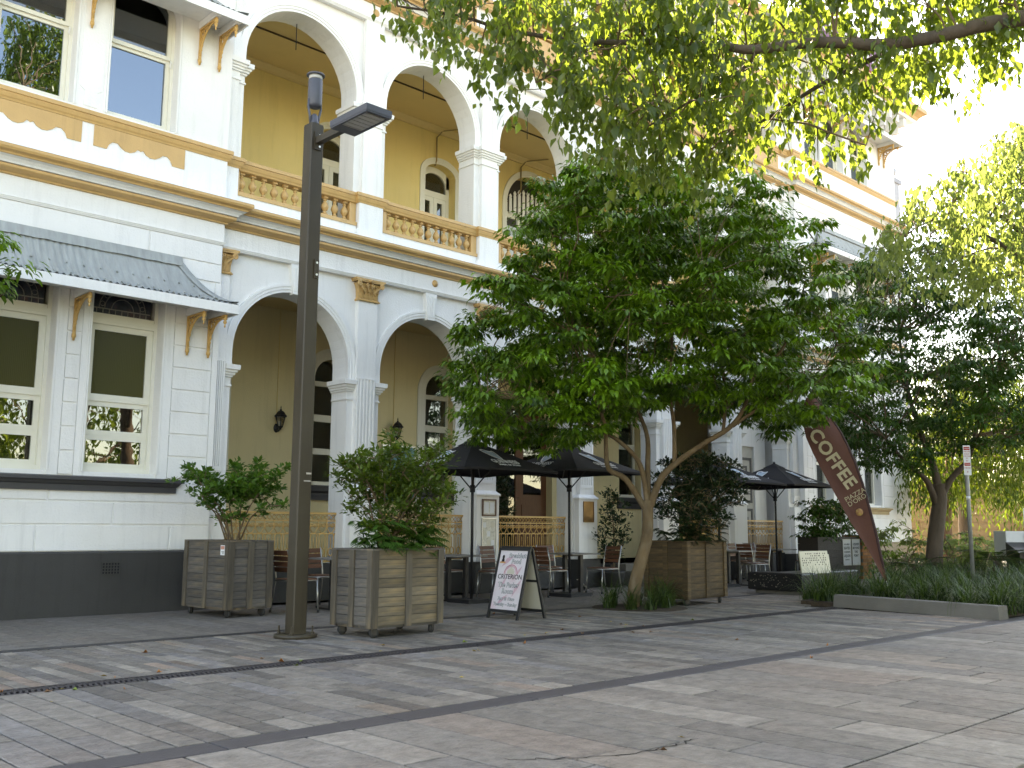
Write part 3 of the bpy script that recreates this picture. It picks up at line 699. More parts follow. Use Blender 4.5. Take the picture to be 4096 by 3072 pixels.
def ff_window(xa, xb, z0, zm, zs, za):
    Y = P+.2; fr = MB()
    fr.box(xa, xa+.045, Y, Y+.15, z0, za); fr.box(xb-.045, xb, Y, Y+.15, z0, za); fr.box(xa+.045, xb-.045, Y-.003, Y+.15, z0, z0+.05)
    o = fr.build('window', M_CREAMTRIM, hotel)
    s1 = MB(); sash(s1, xa+.045, xb-.045, z0+.05, zm, Y+.05, .055, .045, .1); s1.build('sash', M_CREAMTRIM, o)
    s2 = MB(); s2.box(xa+.045, xa+.1, Y+.015, Y+.055, zm, za); s2.box(xb-.1, xb-.045, Y+.015, Y+.055, zm, za); s2.box(xa+.1, xb-.1, Y+.015, Y+.055, zm-.005, zm+.055); s2.build('sash', M_CREAMTRIM, o)
    pane('pane', xa+.09, xb-.09, z0+.14, zm-.04, Y+.075, M_GLASSUP, o)
    pane('pane', xa+.09, xb-.09, zm+.05, za, Y+.05, M_GLASS, o)
    MB().box(xa, xb, Y+.13, Y+.14, z0, za+.02).build('blind', M_SHADE, o)
    # arched head lining with rounded corners
    hd = MB(); c, r = (xa+xb)/2-.0, (xb-xa)/2-.09
    pts = [(xa+.04, za+.05), (xa+.04, zs)] + [(c+r*math.cos(PI-PI*i/14), zs+(za-.1-zs)*abs(math.sin(PI*i/14))**.6) for i in range(15)] + [(xb-.04, zs), (xb-.04, za+.05)]
    hd.xz(pts, Y+.005, Y+.06); hd.build('window_head', M_CREAMTRIM, o)
    hook = MB().tube([(xb-.05, Y+.0, zm-.02), (xb-.05, Y-.02, zm-.05), (xb-.06, Y-.01, zm-.1), (xb-.05, Y-.02, zm-.13)], .012, 5); hook.build('sash_hook', M_TRIM, o)
    return o
for a, b in WINL: ff_window(a, b, 7.06, 8.27, 8.89, 9.32)
for a, b in WINR:
    for z0, zm, zs, za in ((7.06, 8.27, 8.89, 9.32), (11.86, 12.8, 13.3, 13.6)): ff_window(a, b, z0, zm, zs, za)
    fr = MB(); Y = P+.22; sash(fr, a, b, 1.93, 4.85, Y, .06, .12); fr.box(a+.06, b-.06, Y+.01, Y+.1, 3.0, 3.08); o = fr.build('window', M_CREAMTRIM, hotel); pane('pane', a+.05, b-.05, 1.98, 4.8, Y+.06, M_GLASS, o); MB().box(a, b, Y+.16, Y+.18, 1.93, 4.9).build('blind', M_SHADE, o)
# verandah windows
for c in (8.3, 11.14, 13.98, 20.6):
    Y = B+.16; xa, xb = c-.40, c+.40; fr = MB()
    fr.box(xa, xa+.045, Y, Y+.1, 2.02, 4.3); fr.box(xb-.045, xb, Y, Y+.1, 2.02, 4.3); fr.box(xa+.045, xb-.045, Y, Y+.1, 2.02, 2.1); fr.box(xa+.045, xb-.045, Y, Y+.1, 2.64, 2.76); fr.box(xa+.045, xb-.045, Y, Y+.1, 3.3, 3.44); fr.box(xa+.045, xb-.045, Y, Y+.1, 4.02, 4.12)
    o = fr.build('window', M_CREAMTRIM, hotel); pn_ = MB(); archfill(pn_, xa+.03, xb-.03, 2.06, 4.16, 4.55, Y+.05, Y+.056); pn_.build('pane', M_GLASS, o)
    if c > 12:
        cu = MB(); n = 24; v = []
        for k in range(n+1): v += [(xa+.05+(xb-xa-.1)*k/n, Y+.11+.012*math.sin(k*1.9), 2.9), (xa+.05+(xb-xa-.1)*k/n, Y+.11+.012*math.sin(k*1.9), 3.78+.02*math.sin(k*1.3))]
        cu.add(v, [(2*k, 2*k+2, 2*k+3, 2*k+1) for k in range(n)], True); cu.build('lace_curtain', M_LACE, o)
    MB().mould([(c-.55, B), (c+.55, B)], [(0, 1.72), (.05, 1.72), (.05, 1.86), (.1, 1.9), (.1, 2.0), (0, 2.02)]).build('sill', M_SILL, o)
for c in (8.25, 11.06, 13.9, 19.65, 22.55):
    Y = B+.22; xa, xb = c-.45, c+.45; fr = MB()
    fr.box(xa, xa+.09, Y, Y+.08, 6.25, 9.3); fr.box(xb-.09, xb, Y, Y+.08, 6.25, 9.3); fr.box(xa+.09, xb-.09, Y, Y+.08, 8.72, 8.86)
    hd = MB(); pts = [(xa, 9.5), (xa, 9.0)] + [(c+(.36)*math.cos(PI-PI*i/12), 9.0+.3*math.sin(PI*i/12)) for i in range(13)] + [(xb, 9.0), (xb, 9.5)]
    fr.xz(pts, Y, Y+.08)
    for s_ in (-1, 1): sash(fr, c+(-.36 if s_ < 0 else .004), c+(-.004 if s_ < 0 else .36), 6.3, 8.72, Y+.01, .10, .05)
    o = fr.build('french_window', M_CREAMTRIM, hotel); pane('pane', c-.28, c+.28, 6.35, 8.66, Y+.04, M_GLASS, o); pane('pane', c-.36, c+.36, 8.86, 9.3, Y+.045, M_GLASS, o)
    cu = MB(); n = 22; v = []
    for k in range(n+1):
        q = c+.02+.3*k/n; v += [(q, Y+.10+.02*math.sin(k*1.7), 6.3), (q, Y+.10+.02*math.sin(k*1.7), 8.66)]
    cu.add(v, [(2*k, 2*k+2, 2*k+3, 2*k+1) for k in range(n)], True); cu.build('curtain', M_CURTAIN, o)
# wide balcony door with picket fanlight
fr = MB(); Y = B+.15; xa, xb = 16.0, 17.7
for q in (xa, 16.52, 17.08, xb-.1): fr.box(q, q+.1, Y, Y+.08, 6.25, 8.75)
fr.box(xa, xb, Y-.01, Y+.09, 8.75, 8.9); o = fr.build('balcony_door', M_CREAMTRIM, hotel)
for q in (16.1, 16.62, 17.18): pane('pane', q, q+.42, 7.0, 8.74, Y+.03, M_LACE, o); MB().box(q+.02, q+.40, Y+.025, Y+.029, 8.56, 8.74).build('blind', M_SHADE, o)
MB().box(xa, xb, Y+.2, Y+.21, 6.2, 9.95).build('dark_fanlight', M_SHADE, o)
pk = MB().xz([(-.045, 0), (.045, 0), (.045, .05), (.03, .075), (.045, .1), (.045, .56), (.028, .585), (.05, .64), (0, .72), (-.05, .64), (-.028, .585), (-.045, .56), (-.045, .1), (-.03, .075), (-.045, .05)], -.01, .01).mesh('picket')
for k in range(11):
    q = 16.09+k*.152; u = (q-16.85)/.85; hgt = max(.25, (.75*math.sqrt(max(0, 1-u*u))+.02)/.72*.93); place('picket', pk, M_TRIM, o, (q, Y-.03, 8.86), None, (1, 1, hgt))
fm = MB(); pts = [(xa, 9.95)] + [(16.85+.80*math.cos(PI-PI*i/16), 9.03+.80*math.sin(PI-PI*i/16)) for i in range(17)] + [(xb, 9.95)]
# ground floor doors
o = MB().box(16.55, 17.6, B+.2, B+.24, .5, 4.1).build('entrance_door', M_WOODDOOR, hotel); MB().box(15.1, 16.55, B+.26, B+.28, .5, 4.1).build('lobby_dark_panel', M_DARKROOM, o); MB().box(15.1, 16.5, B+.2, B+.206, .5, 4.1).build('lobby_glass', M_GLASS, o); MB().box(15.75, 15.82, B+.17, B+.2, .5, 4.05).build('lobby_mullion', M_BLACK, o)  # dark panel behind the lobby glass stands in for its shaded depth
pane('door_glass', 16.8, 17.4, 2.0, 3.3, B+.19, M_GLASS, o)
MB().box(16.75, 17.45, B+.185, B+.2, .7, 1.75).build('door_panel', M_WOODDOOR, o)
M_DOORGREY = surf('pale_door', (.42, .41, .37), .5); M_DOORLINE = surf('dark_door_line', (.07, .07, .07), .5)
o = MB().box(22.2, 23.2, PB+.25, PB+.3, .45, 3.4).build('panelled_door', M_DOORGREY, hotel)
for z0, z1 in ((.6, 1.75), (1.9, 3.1)):
    f_ = MB(); sash(f_, 22.28, 23.12, z0, z1, PB+.235, .07, .015); sash(f_, 22.5, 22.9, z0+.22, z1-.22, PB+.235, .06, .015); f_.build('door_moulding', M_DOORLINE, o)
MB().box(23.2, 23.75, PB+.2, PB+.5, .45, 5.3).box(21.7, 22.2, PB+.2, PB+.5, .45, 5.3).box(22.2, 23.2, PB+.2, PB+.5, 3.4, 5.3).pieces('door_surround', M_WHITE, hotel)
# entrance steps
for k in range(3):
    MB().box(16.75, 18.25, A-.7+.3*k, PB, .0+.15*k, .15+.15*k).build('step', M_CONC, hotel)

# ---- cast iron railing panels between the ground floor piers
def rail_panel(xa, xb, z0, z1, y):
    mb = MB(); H = z1-z0; n = max(4, round((xb-xa)/.165)); w_ = (xb-xa)/n; r = .0095
    mb.box(xa, xb, y-.03, y+.03, z1-.035, z1); mb.box(xa, xb, y-.012, y+.012, z1-.15, z1-.13); mb.box(xa, xb, y-.012, y+.012, z0, z0+.02); mb.box(xa, xb, y-.012, y+.012, z1-.36, z1-.345)
    for k in range(n):
        c = xa+w_*(k+.5)
        mb.ring((c, y, z1-.083), w_*.22, r*.8, 'y', 8, 4); mb.tube([(c-w_*.5, y, z1-.13), (c-w_*.25, y, z1-.083), (c-w_*.5, y, z1-.04)], r*.8, 4); mb.tube([(c+w_*.5, y, z1-.13), (c+w_*.25, y, z1-.083), (c+w_*.5, y, z1-.04)], r*.8, 4)
        for s_ in (-1, 1):
            mb.ring((c+s_*w_*.24, y, z1-.22), w_*.2, r, 'y', 9, 4, -.5, 4.2); mb.ring((c+s_*w_*.24, y, z1-.225), w_*.08, r*.8, 'y', 6, 4)
            mb.tube([(c+s_*w_*.5, y, z1-.15), (c+s_*w_*.46, y, z1-.26), (c+s_*w_*.2, y, z1-.33), (c, y, z1-.355)], r, 4)
            mb.tube([(c+s_*w_*.36, y, z0), (c+s_*w_*.36, y, z1-.36)], r, 4)
        mb.ring((c, y, z0+H*.2), w_*.26, r*1.1, 'y', 10, 4, sz=1.5); mb.ring((c, y, z1-.40), w_*.36, r, 'y', 8, 4, 0, PI)
        mb.tube([(c, y, z0+H*.2+w_*.4), (c, y, z1-.41)], r*.9, 4)
    return mb
for i in range(6):
    if i == 3: continue
    a, b = PX[i]+.3325, PX[i+1]-.3325
    mb = rail_panel(a, b, .62, 1.44, W+.22); mb.build('iron_railing', M_IRONGOLD, hotel)
    MB().box(a, b, W+.16, W+.40, 0, .60).build('railing_base', M_PLINTH, hotel)

# ---- corrugated awnings with brackets
def awning(xa, xb, zr, ze, proj, hip, bxs, zfloor, fade=False):
    """ridge xa..xb on the wall; eave projects; hipped ends of width hip"""
    Hh = zr-ze; prof = lambda q: ze + Hh*(1-q)**1.9
    o = MB().box(xa-hip+.02, xb+hip-.02, P-proj+.025, P-.002, ze-.035, ze-.02).build('awning', M_TRIM, hotel)
    mb = MB(); pit = .088; nx = int((xb-xa+2*hip)/pit*6); nv = 12; v = []; ok = {}
    for j in range(nv+1):
        q = j/nv; xl, xr_ = xa-hip*q, xb+hip*q
        for i in range(nx+1):
            x_ = xl+(xr_-xl)*i/nx if True else 0
            v.append((x_, P-proj*q-.004, prof(q)+.016*math.sin(2*PI*x_/pit)))
    mb.add(v, [(j*(nx+1)+i, j*(nx+1)+i+1, (j+1)*(nx+1)+i+1, (j+1)*(nx+1)+i) for j in range(nv) for i in range(nx)], True)
    mb.build('roof_sheet', M_STEEL, o)
    for s_, xr_ in ((-1, xa), (1, xb)):     # end sheets, flutes running down the hip end
        mb = MB(); v = []; ny = 60; nv2 = 10
        for j in range(nv2+1):
            q = j/nv2
            for i in range(ny+1):
                yy = -proj*q*(1-i/ny)
                v.append((xr_+s_*hip*q, P+yy-.003, prof(q)+.016*math.sin(2*PI*yy/pit)))
        mb.add(v, [(j*(ny+1)+i, j*(ny+1)+i+1, (j+1)*(ny+1)+i+1, (j+1)*(ny+1)+i) for j in range(nv2) for i in range(ny)], True)
        mb.build('hip_sheet', M_STEEL, o)
        hf = MB(); hv = []
        for j in range(13):
            q = j/12; x_, y_, z_ = xr_+s_*hip*q, P-proj*q, prof(q)+.02
            hv += [(x_-s_*.11, y_-.006, z_+.004), (x_, y_-.008, z_+.022), (x_+s_*.01, y_+.11, z_+.004)]
        hf.add(hv, [(3*j+k, 3*j+k+1, 3*j+4+k, 3*j+3+k) for j in range(12) for k in range(2)], True); hf.build('hip_flashing', M_STEEL, o)
    fl = MB(); v = []; 
    for x_ in np.linspace(xa-.03, xb+.03, 30): v += [(x_, P-.002, zr+.06), (x_, P-.04, zr+.035), (x_, P-.085, zr-.10+rg.uniform(-.006, .006))]
    fl.add(v, [(3*i+k, 3*i+3+k, 3*i+4+k, 3*i+1+k) for i in range(29) for k in range(2)], True); fl.build('ridge_flashing', M_STEEL, o)
    sc = MB()
    for x_ in np.arange(xa-hip+.2, xb+hip-.1, .228):
        for q in (.42, .72, .95):
            if xa-hip*q+.1 < x_ < xb+hip*q-.1: sc.lathe([(.014, -.012), (.014, .012), (.004, .018)], x_, P-proj*q, 6); n = len(sc.v)-18; sc.v[n:] = [(p[0], p[1], p[2]+prof(q)+.02) for p in sc.v[n:]]
    sc.build('roof_screws', M_STEEL, o)['kind'] = 'stuff'
    MB().box(xa-hip, xb+hip, P-proj-.01, P-proj+.02, ze-.15, ze-.012).build('fascia', M_TRIM, o)
    for x_ in (xa-hip, xb+hip): MB().box(x_-.013, x_+.013, P-proj+.022, P-.001, ze-.149, ze-.013).build('fascia', M_TRIM, o)
    return o
def bracket_mesh():
    """in the y-z plane, wall at y=0, reaching out to -y; top at z=0"""
    mb = MB(); L_, D_ = .50, .50
    mb.box(-.018, .018, -.035, 0, -D_, 0); mb.box(-.018, .018, -L_-.03, 0, -.03, .0)
    pts = [(0, -.03-(L_-.08)*(1-math.cos(PI/2*i/9)), -D_+.06+(D_-.1)*math.sin(PI/2*i/9)) for i in range(10)]
    mb.tube(pts, .017, 5)
    for y_, z_, R_ in ((-.085, -.10, .045), (-.17, -.085, .035), (-.09, -.20, .035), (-.25, -.065, .025), (-.07, -.29, .022), (-.055, -.36, .015)): mb.ring((0, y_, z_), R_, .011, 'x', 10, 4)
    mb.tube([(0, -.03, -.03), (0, -.17, -.15)], .009, 4); mb.tube([(0, -.03, -.16), (0, -.13, -.16)], .008, 4); mb.tube([(0, -.14, -.03), (0, -.14, -.13)], .008, 4)
    mb.lathe([(.0, -D_-.09), (.016, -D_-.085), (.02, -D_-.05), (.03, -D_-.04), (.03, -D_), (.02, -D_+.02)], 0, -.018, 8)
    mb.lathe([(.0, -.19), (.012, -.185), (.014, -.16), (.006, -.15), (.026, -.12), (.028, -.10), (.012, -.085), (.034, -.07), (.036, -.03)], 0, -L_, 8)
    return mb.mesh('bracket')
br_me = bracket_mesh()
def awn_full(xa, xb, zr, ze, bxs):
    o = awning(xa, xb, zr, ze, .64, .66, bxs, 0)
    for bx in bxs:
        place('bracket', br_me, M_IRONGOLD, o, (bx, P-.012, ze-.16))
        MB().box(bx-.03, bx+.03, P-.6, P-.002, ze-.155, ze-.04).build('bearer', M_TRIM, o)
awn_full(2.39, 6.37, 5.12, 4.45, (1.9, 2.6, 4.91, 6.55, 6.885))
awn_full(2.32, 6.31, 9.66, 8.99, (1.9, 2.6, 4.86, 6.5, 6.83))
awn_full(25.45, 29.35, 9.86, 9.05, (25.0, 25.35, 26.6, 28.3, 29.5, 29.85))
awn_full(25.45, 29.35, 14.1, 13.5, (25.0, 25.35, 26.6, 28.3, 29.5, 29.85))
# roof sign
M_SIGNPURPLE = surf('purple_sign_paint', (.17, .055, .12), .5)

# hanging rods in the balcony arches and conduits on the balcony wall
for i in range(5):
    c = (PX[i]+PX[i+1])/2; MB().tube([(c+.02, W+.3, 9.9), (c+.02, W+.3, 9.42)], .008, 5).build('hanging_rod', M_BLACK, hotel)
M_PIPE = surf('ochre_conduit', (.34, .24, .10), .6)
for c in (13.75, 16.45): MB().tube([(c+.5, B-.5, 10.27), (c+.15, B-.06, 10.24), (c, B-.04, 10.05), (c, B-.04, 9.5), (c, B+.02, 9.38)], .016, 6).build('conduit', M_PIPE, hotel)
# ------------------------------------------------------------------ lettering
def text_mesh(txt, size, align='CENTER', bold=0., depth=.002, shear=0., space=1.):
    cu = bpy.data.curves.new('lettering', 'FONT'); cu.body = txt; cu.size = size; cu.align_x = align; cu.align_y = 'CENTER'
    cu.extrude = depth; cu.offset = bold*size; cu.resolution_u = 3; cu.shear = shear; cu.space_character = space
    ob = bpy.data.objects.new('lettering', cu); COL.objects.link(ob); bpy.context.view_layer.update()
    dg = bpy.context.evaluated_depsgraph_get(); me = bpy.data.meshes.new_from_object(ob.evaluated_get(dg)); bpy.data.objects.remove(ob); me.materials.clear(); me.name = 'lettering'
    return me
def lettering(txt, size, mat, parent, Mx, **k):
    me = text_mesh(txt, size, **k); me.materials.append(mat)
    o = bpy.data.objects.new('lettering', me); COL.objects.link(o); o.parent = parent
    if parent.get('wb'): o.matrix_parent_inverse = Matrix.Translation(-parent.location)
    o.matrix_local = Mx if not parent.get('wb') else Mx
    return o
def frame3(origin, xdir, updir):
    """matrix: local x along xdir, local y along updir, local z out of the surface"""
    x_ = Vector(xdir).normalized(); z_ = x_.cross(Vector(updir)).normalized(); y_ = z_.cross(x_)
    Mx = Matrix.Identity(4)
    for i in range(3): Mx[i][0] = x_[i]; Mx[i][1] = y_[i]; Mx[i][2] = z_[i]; Mx[i][3] = origin[i]
    return Mx

# ------------------------------------------------------------------ roof sign
rs = thing('roof_sign', 'purple roof sign with white capital letters along the top cornice', 'sign', (27, P-.8, 14.97), 0)
MB().box(-3.2, 3.2, -.03, .03, .06, .92).build('sign_board', M_SIGNPURPLE, rs)
for q in (-2.8, -1, 1, 2.8): MB().box(q-.03, q+.03, .03, .4, 0, .5).build('sign_support', M_TRIM, rs)
lettering('CRITERION HOTEL', .56, M_PRINT, rs, frame3((0, -.034, .5), (1, 0, 0), (0, 0, 1)), bold=.01, space=1.0)

# ------------------------------------------------------------------ wall lanterns
M_LGLASS = glassmat('lantern_glass', (.75, .72, .65), .2)
def lantern(x, label):
    t = thing('wall_lantern', label, 'lantern', (x, B, 3.1), 0, 'black wall lanterns in the verandah')
    MB().lathe([(.055, 0), (.06, .01), (.05, .02), (.02, .04)], 0, 0, 12).build('backplate', M_BLACK, t, (0, 0, -.02), rot=(PI/2, 0, 0), scale=(1, 1.5, 1))
    MB().tube([(0, -.02, -.05), (0, -.09, -.09), (0, -.16, -.05), (0, -.16, .0)], [.018, .014, .014, .02], 6).build('arm', M_BLACK, t)
    b = MB(); n = 6
    for k in range(n):
        q = 2*PI*k/n; b.tube([(.05*math.cos(q), -.16+.05*math.sin(q), .0), (.1*math.cos(q), -.16+.1*math.sin(q), .19)], .008, 4)
    b.lathe([(.02, -.06), (.03, -.03), (.055, -.01), (.055, .005)], 0, -.16, 6, False); b.build('cage', M_BLACK, t)
    MB().lathe([(.13, .185), (.135, .20), (.10, .235), (.085, .265), (.045, .30), (.02, .305), (.025, .325), (.008, .34), (.012, .36), (.003, .40)], 0, -.16, 6, False).build('cap', M_BLACK, t)
    MB().lathe([(.047, .004), (.094, .186)], 0, -.16, 6, False).build('lantern_glass', M_LGLASS, t)
    MB().lathe([(.0, .0), (.018, .01), (.018, .10), (0, .12)], 0, -.16, 8).build('candle_tube', M_PRINT, t)
    MB().tube([(-.0, -.008, .0), (0, -.008, 2.3)], .007, 4).build('conduit', M_YELLOW, t)
lantern(9.91, 'black wall lantern in the first arch, just left of the lamp post')
lantern(12.72, 'black wall lantern in the second arch, above the bushy planter')

# ------------------------------------------------------------------ street lamp
lp = thing('street_lamp', 'tall square bronze street lamp with cylinder top light and side arm', 'street lamp', (6.02, 9.65, 0))
hs = .087
MB().lathe([(.235, -.002), (.235, .035), (.22, .045), (.1, .046)], 0, 0, 28).build('base_plate', M_BRONZEPOST, lp)
for k in range(4):
    q = PI/4+PI/2*k; MB().lathe([(.022, .045), (.022, .065), (.012, .067), (.012, .13)], .185*math.cos(q), .185*math.sin(q), 6, False).build('anchor_bolt', M_BRONZEPOST, lp)
c_ = .012; sq = [(-hs+c_, -hs), (hs-c_, -hs), (hs, -hs+c_), (hs, hs-c_), (hs-c_, hs), (-hs+c_, hs), (-hs, hs-c_), (-hs, -hs+c_)]
MB().xy(sq, .04, 5.87).build('post', M_BRONZEPOST, lp)
MB().xy([(a*.97, b*.97) for a, b in sq], 5.87, 5.885).build('post_cap', M_BRONZEPOST, lp)
pl = MB().box(.012, .072, -hs-.014, -hs, 4.03, 4.25).build('cover_plate', M_BRONZEPOST, lp)
for z_ in (4.07, 4.21): MB().lathe([(.0, .0), (.014, .002), (.014, .008)], 0, 0, 8).build('screw', M_SCREW, pl, (.042, -hs-.014, z_), rot=(PI/2, 0, 0))
pl = MB().box(-.045, .045, -hs-.016, -hs, 5.56, 5.78).build('arm_plate', M_BRONZEPOST, lp)
for z_ in (5.6, 5.74): MB().lathe([(.0, .0), (.014, .002), (.014, .008)], 0, 0, 8).build('screw', M_SCREW, pl, (.02, -hs-.017, z_), rot=(PI/2, 0, 0))
MB().box(-.035, .035, -.62, -hs-.014, 5.63, 5.71).build('arm', M_BRONZEPOST, lp)
hd = MB().box(-.17, .17, -1.30, -.60, 5.64, 5.71).build('flood_head', M_GUN, lp)
ls = MB()
for k in range(6): ls.box(-.13, .13, -1.22+k*.085, -1.15+k*.085, 5.626, 5.6395)
ls.build('lens', surf('led_lens', (.45, .44, .42), .3), hd)
MB().box(-.165, -.135, -1.295, -.605, 5.622, 5.6398).box(.135, .165, -1.295, -.605, 5.622, 5.6398).box(-.135, .135, -1.295, -1.265, 5.622, 5.6398).box(-.135, .135, -.78, -.605, 5.622, 5.6398).build('head_rim', M_GUN, hd)
sk = MB().lathe([(.055, 5.885), (.055, 5.93), (.045, 5.95), (.045, 6.0), (.02, 6.03)], 0, 0, 12)
sk.build('spigot', M_GUN, lp)
for s_ in (-1, 1): MB().tube([(s_*.05, 0, 5.9), (s_*.062, 0, 6.0), (s_*.085, 0, 6.1), (s_*.088, 0, 6.2)], [.018, .016, .016, .01], 6).build('fork', M_GUN, lp)
ch = MB().lathe([(.04, 6.10), (.075, 6.115), (.085, 6.14), (.085, 6.44), (.08, 6.455)], 0, 0, 20).build('lamp_cylinder', M_GUN, lp)
MB().lathe([(.08, 6.455), (.08, 6.50)], 0, 0, 20).build('light_band', surf('light_band_plastic', (.5, .5, .48), .3), lp)
MB().lathe([(.105, 6.50), (.11, 6.507), (.105, 6.52), (.06, 6.535), (.0, 6.54)], 0, 0, 20).build('lamp_lid', M_GUN, lp)
tape = MB(); tape.box(.01, .075, -hs-.0025, -hs-.0005, 1.78, 1.80); tape.box(-.02, .07, -hs-.0025, -hs-.0005, 1.70, 1.712); tape.build('tape_remnant', surf('pale_tape', (.5, .47, .42), .4), lp)

# ------------------------------------------------------------------ planter boxes
def woodmat(name, a, b, gfac):
    m = surf(name, a, .75, .45, 2.4, .35, 40, rnd=.26, stretch=(.9, 6, 13), tint=b, tfac=gfac, tscale=1.1); return m
M_WOODG = woodmat('weathered_grey_board', (.108, .097, .086), (.24, .165, .085), .7)
M_WOODT = woodmat('weathered_tan_board', (.165, .132, .09), (.31, .20, .08), .9)
M_WOODD = woodmat('dark_brown_board', (.082, .054, .027), (.165, .10, .036), .8)  # darker brown boards than on the other planters
M_BATTEN = surf('grey_batten', (.098, .082, .062), .75, .4, 2.4, .35, 40, rnd=.28, stretch=(9, 9, .8), tint=(.22, .145, .066), tfac=.7, tscale=.8)
M_RUBBER = surf('black_rubber', (.025, .025, .025), .6); M_SOIL = surf('potting_soil', (.03, .022, .016), .95, .5, 20, .8)
PH0 = .13
def planter(label, corner, ang, LX, LY, mats, PH1=1.0):
    """corner = nearest corner on the ground, long side LX along ang, LY to its left"""
    t = thing('planter_box', label, 'planter', (corner[0], corner[1], 0), ang, 'timber planter boxes on castors')
    n = 8; bh = (PH1-PH0)/n; th = .022; pw = .085
    def side(ln, loc, rz, mat, seed):
        rr = random.Random(seed); batm = mats[2]
        xs = [0, ln/2, ln]
        me = MB().box(0, ln/2-.004, 0, th, .0025, bh-.0025).mesh('board'); me.materials.append(mat)
        for k in range(n):
            for j in range(2):
                o = place('board', me, None, t, None); M_ = Matrix.Translation(loc) @ Matrix.Rotation(rz, 4, 'Z') @ Matrix.Translation((xs[j]+.002, rr.uniform(-.0015, .0015), PH0+k*bh)); o.matrix_local = M_
        bm = MB().box(-pw/2, pw/2, -.022, 0, PH0-.02, PH1-.005).mesh('batten'); bm.materials.append(batm)
        for q in (pw/2-.012, ln/2, ln-pw/2+.012):
            o = place('batten', bm, None, t); o.matrix_local = Matrix.Translation(loc) @ Matrix.Rotation(rz, 4, 'Z') @ Matrix.Translation((q, -.0008 if q != ln/2 else 0, 0))
    side(LX, (0, 0, 0), 0, mats[0], 1); side(LY, (LX, 0, 0), PI/2, mats[1], 2); side(LX, (LX, LY, 0), PI, mats[0], 3); side(LY, (0, LY, 0), -PI/2, mats[1], 4)
    rim = MB(); rim.box(-.02, LX+.02, -.02, .05, PH1-.004, PH1+.014); rim.box(-.02, LX+.02, LY-.05, LY+.02, PH1-.004, PH1+.014); rim.box(-.02, .05, .05, LY-.05, PH1-.004, PH1+.014); rim.box(LX-.05, LX+.02, .05, LY-.05, PH1-.004, PH1+.014)
    rim.build('rim', mats[1], t)
    MB().box(.026, LX-.026, .026, LY-.026, PH1-.14, PH1-.06).build('soil', M_SOIL, t); MB().box(.024, LX-.024, .024, LY-.024, PH0+.002, PH1-.15).build('liner', M_BLACK, t)
    MB().box(.02, LX-.02, .02, LY-.02, PH0-.03, PH0).build('bottom', mats[1], t)
    wm = MB(); wm.lathe([(.02, -.018), (.05, -.018), (.055, -.012), (.055, .012), (.05, .018), (.02, .018)], 0, 0, 14); wme = wm.mesh('wheel')
    fm = MB(); fm.box(-.03, .03, -.026, -.022, -.02, .06); fm.box(-.03, .03, .022, .026, -.02, .06); fm.box(-.035, .035, -.03, .03, .055, .065); fme = fm.mesh('castor')
    for a, b in ((.09, .07), (LX-.09, .07), (.09, LY-.07), (LX-.09, LY-.07)):
        o = place('castor', fme, M_TABLELEG, t, (a, b, .056), (0, 0, rg.uniform(-1, 1))); place('wheel', wme, M_RUBBER, o, (0, 0, 0), (PI/2, 0, 0))
    return t
pA = planter('weathered grey planter box with a small warning sticker, against the left wall', (6.60, 12.02), math.radians(90+3), 1.12, .66, (M_WOODG, M_WOODG, M_BATTEN))
# planter A is turned: its long side runs back to the wall, so mirror it by swapping sides
pA.location = (7.19, 12.2, 0)
st = MB().box(0, .0015, -.052, .052, -.065, .065).build('warning_sticker', M_PRINT, pA); st.matrix_local = Matrix.Translation((.12, .66+.024, .885)) @ Matrix.Rotation(PI/2, 4, 'Z')
s2_ = MB().box(.0016, .0026, -.045, .045, .012, .055).build('sticker_head', surf('sticker_red', (.55, .25, .18), .5), st)
s3_ = MB()
for k in range(3): s3_.box(.0016, .0022, -.03+.01*k, .04, -.02-.015*k, -.014-.015*k)
s3_.build('sticker_print', M_BLACK, st)
pB = planter('large tan planter box with a dense leafy shrub, right of the lamp post', (6.54, 8.97), math.radians(3), 1.03, .70, (M_WOODT, M_WOODG, M_BATTEN), .95)
pC = planter('brown planter box behind the slanting tree trunk, with the darkest shrub', (13.0, 9.50), math.radians(3), 1.15, .80, (M_WOODD, M_WOODD, M_WOODD))

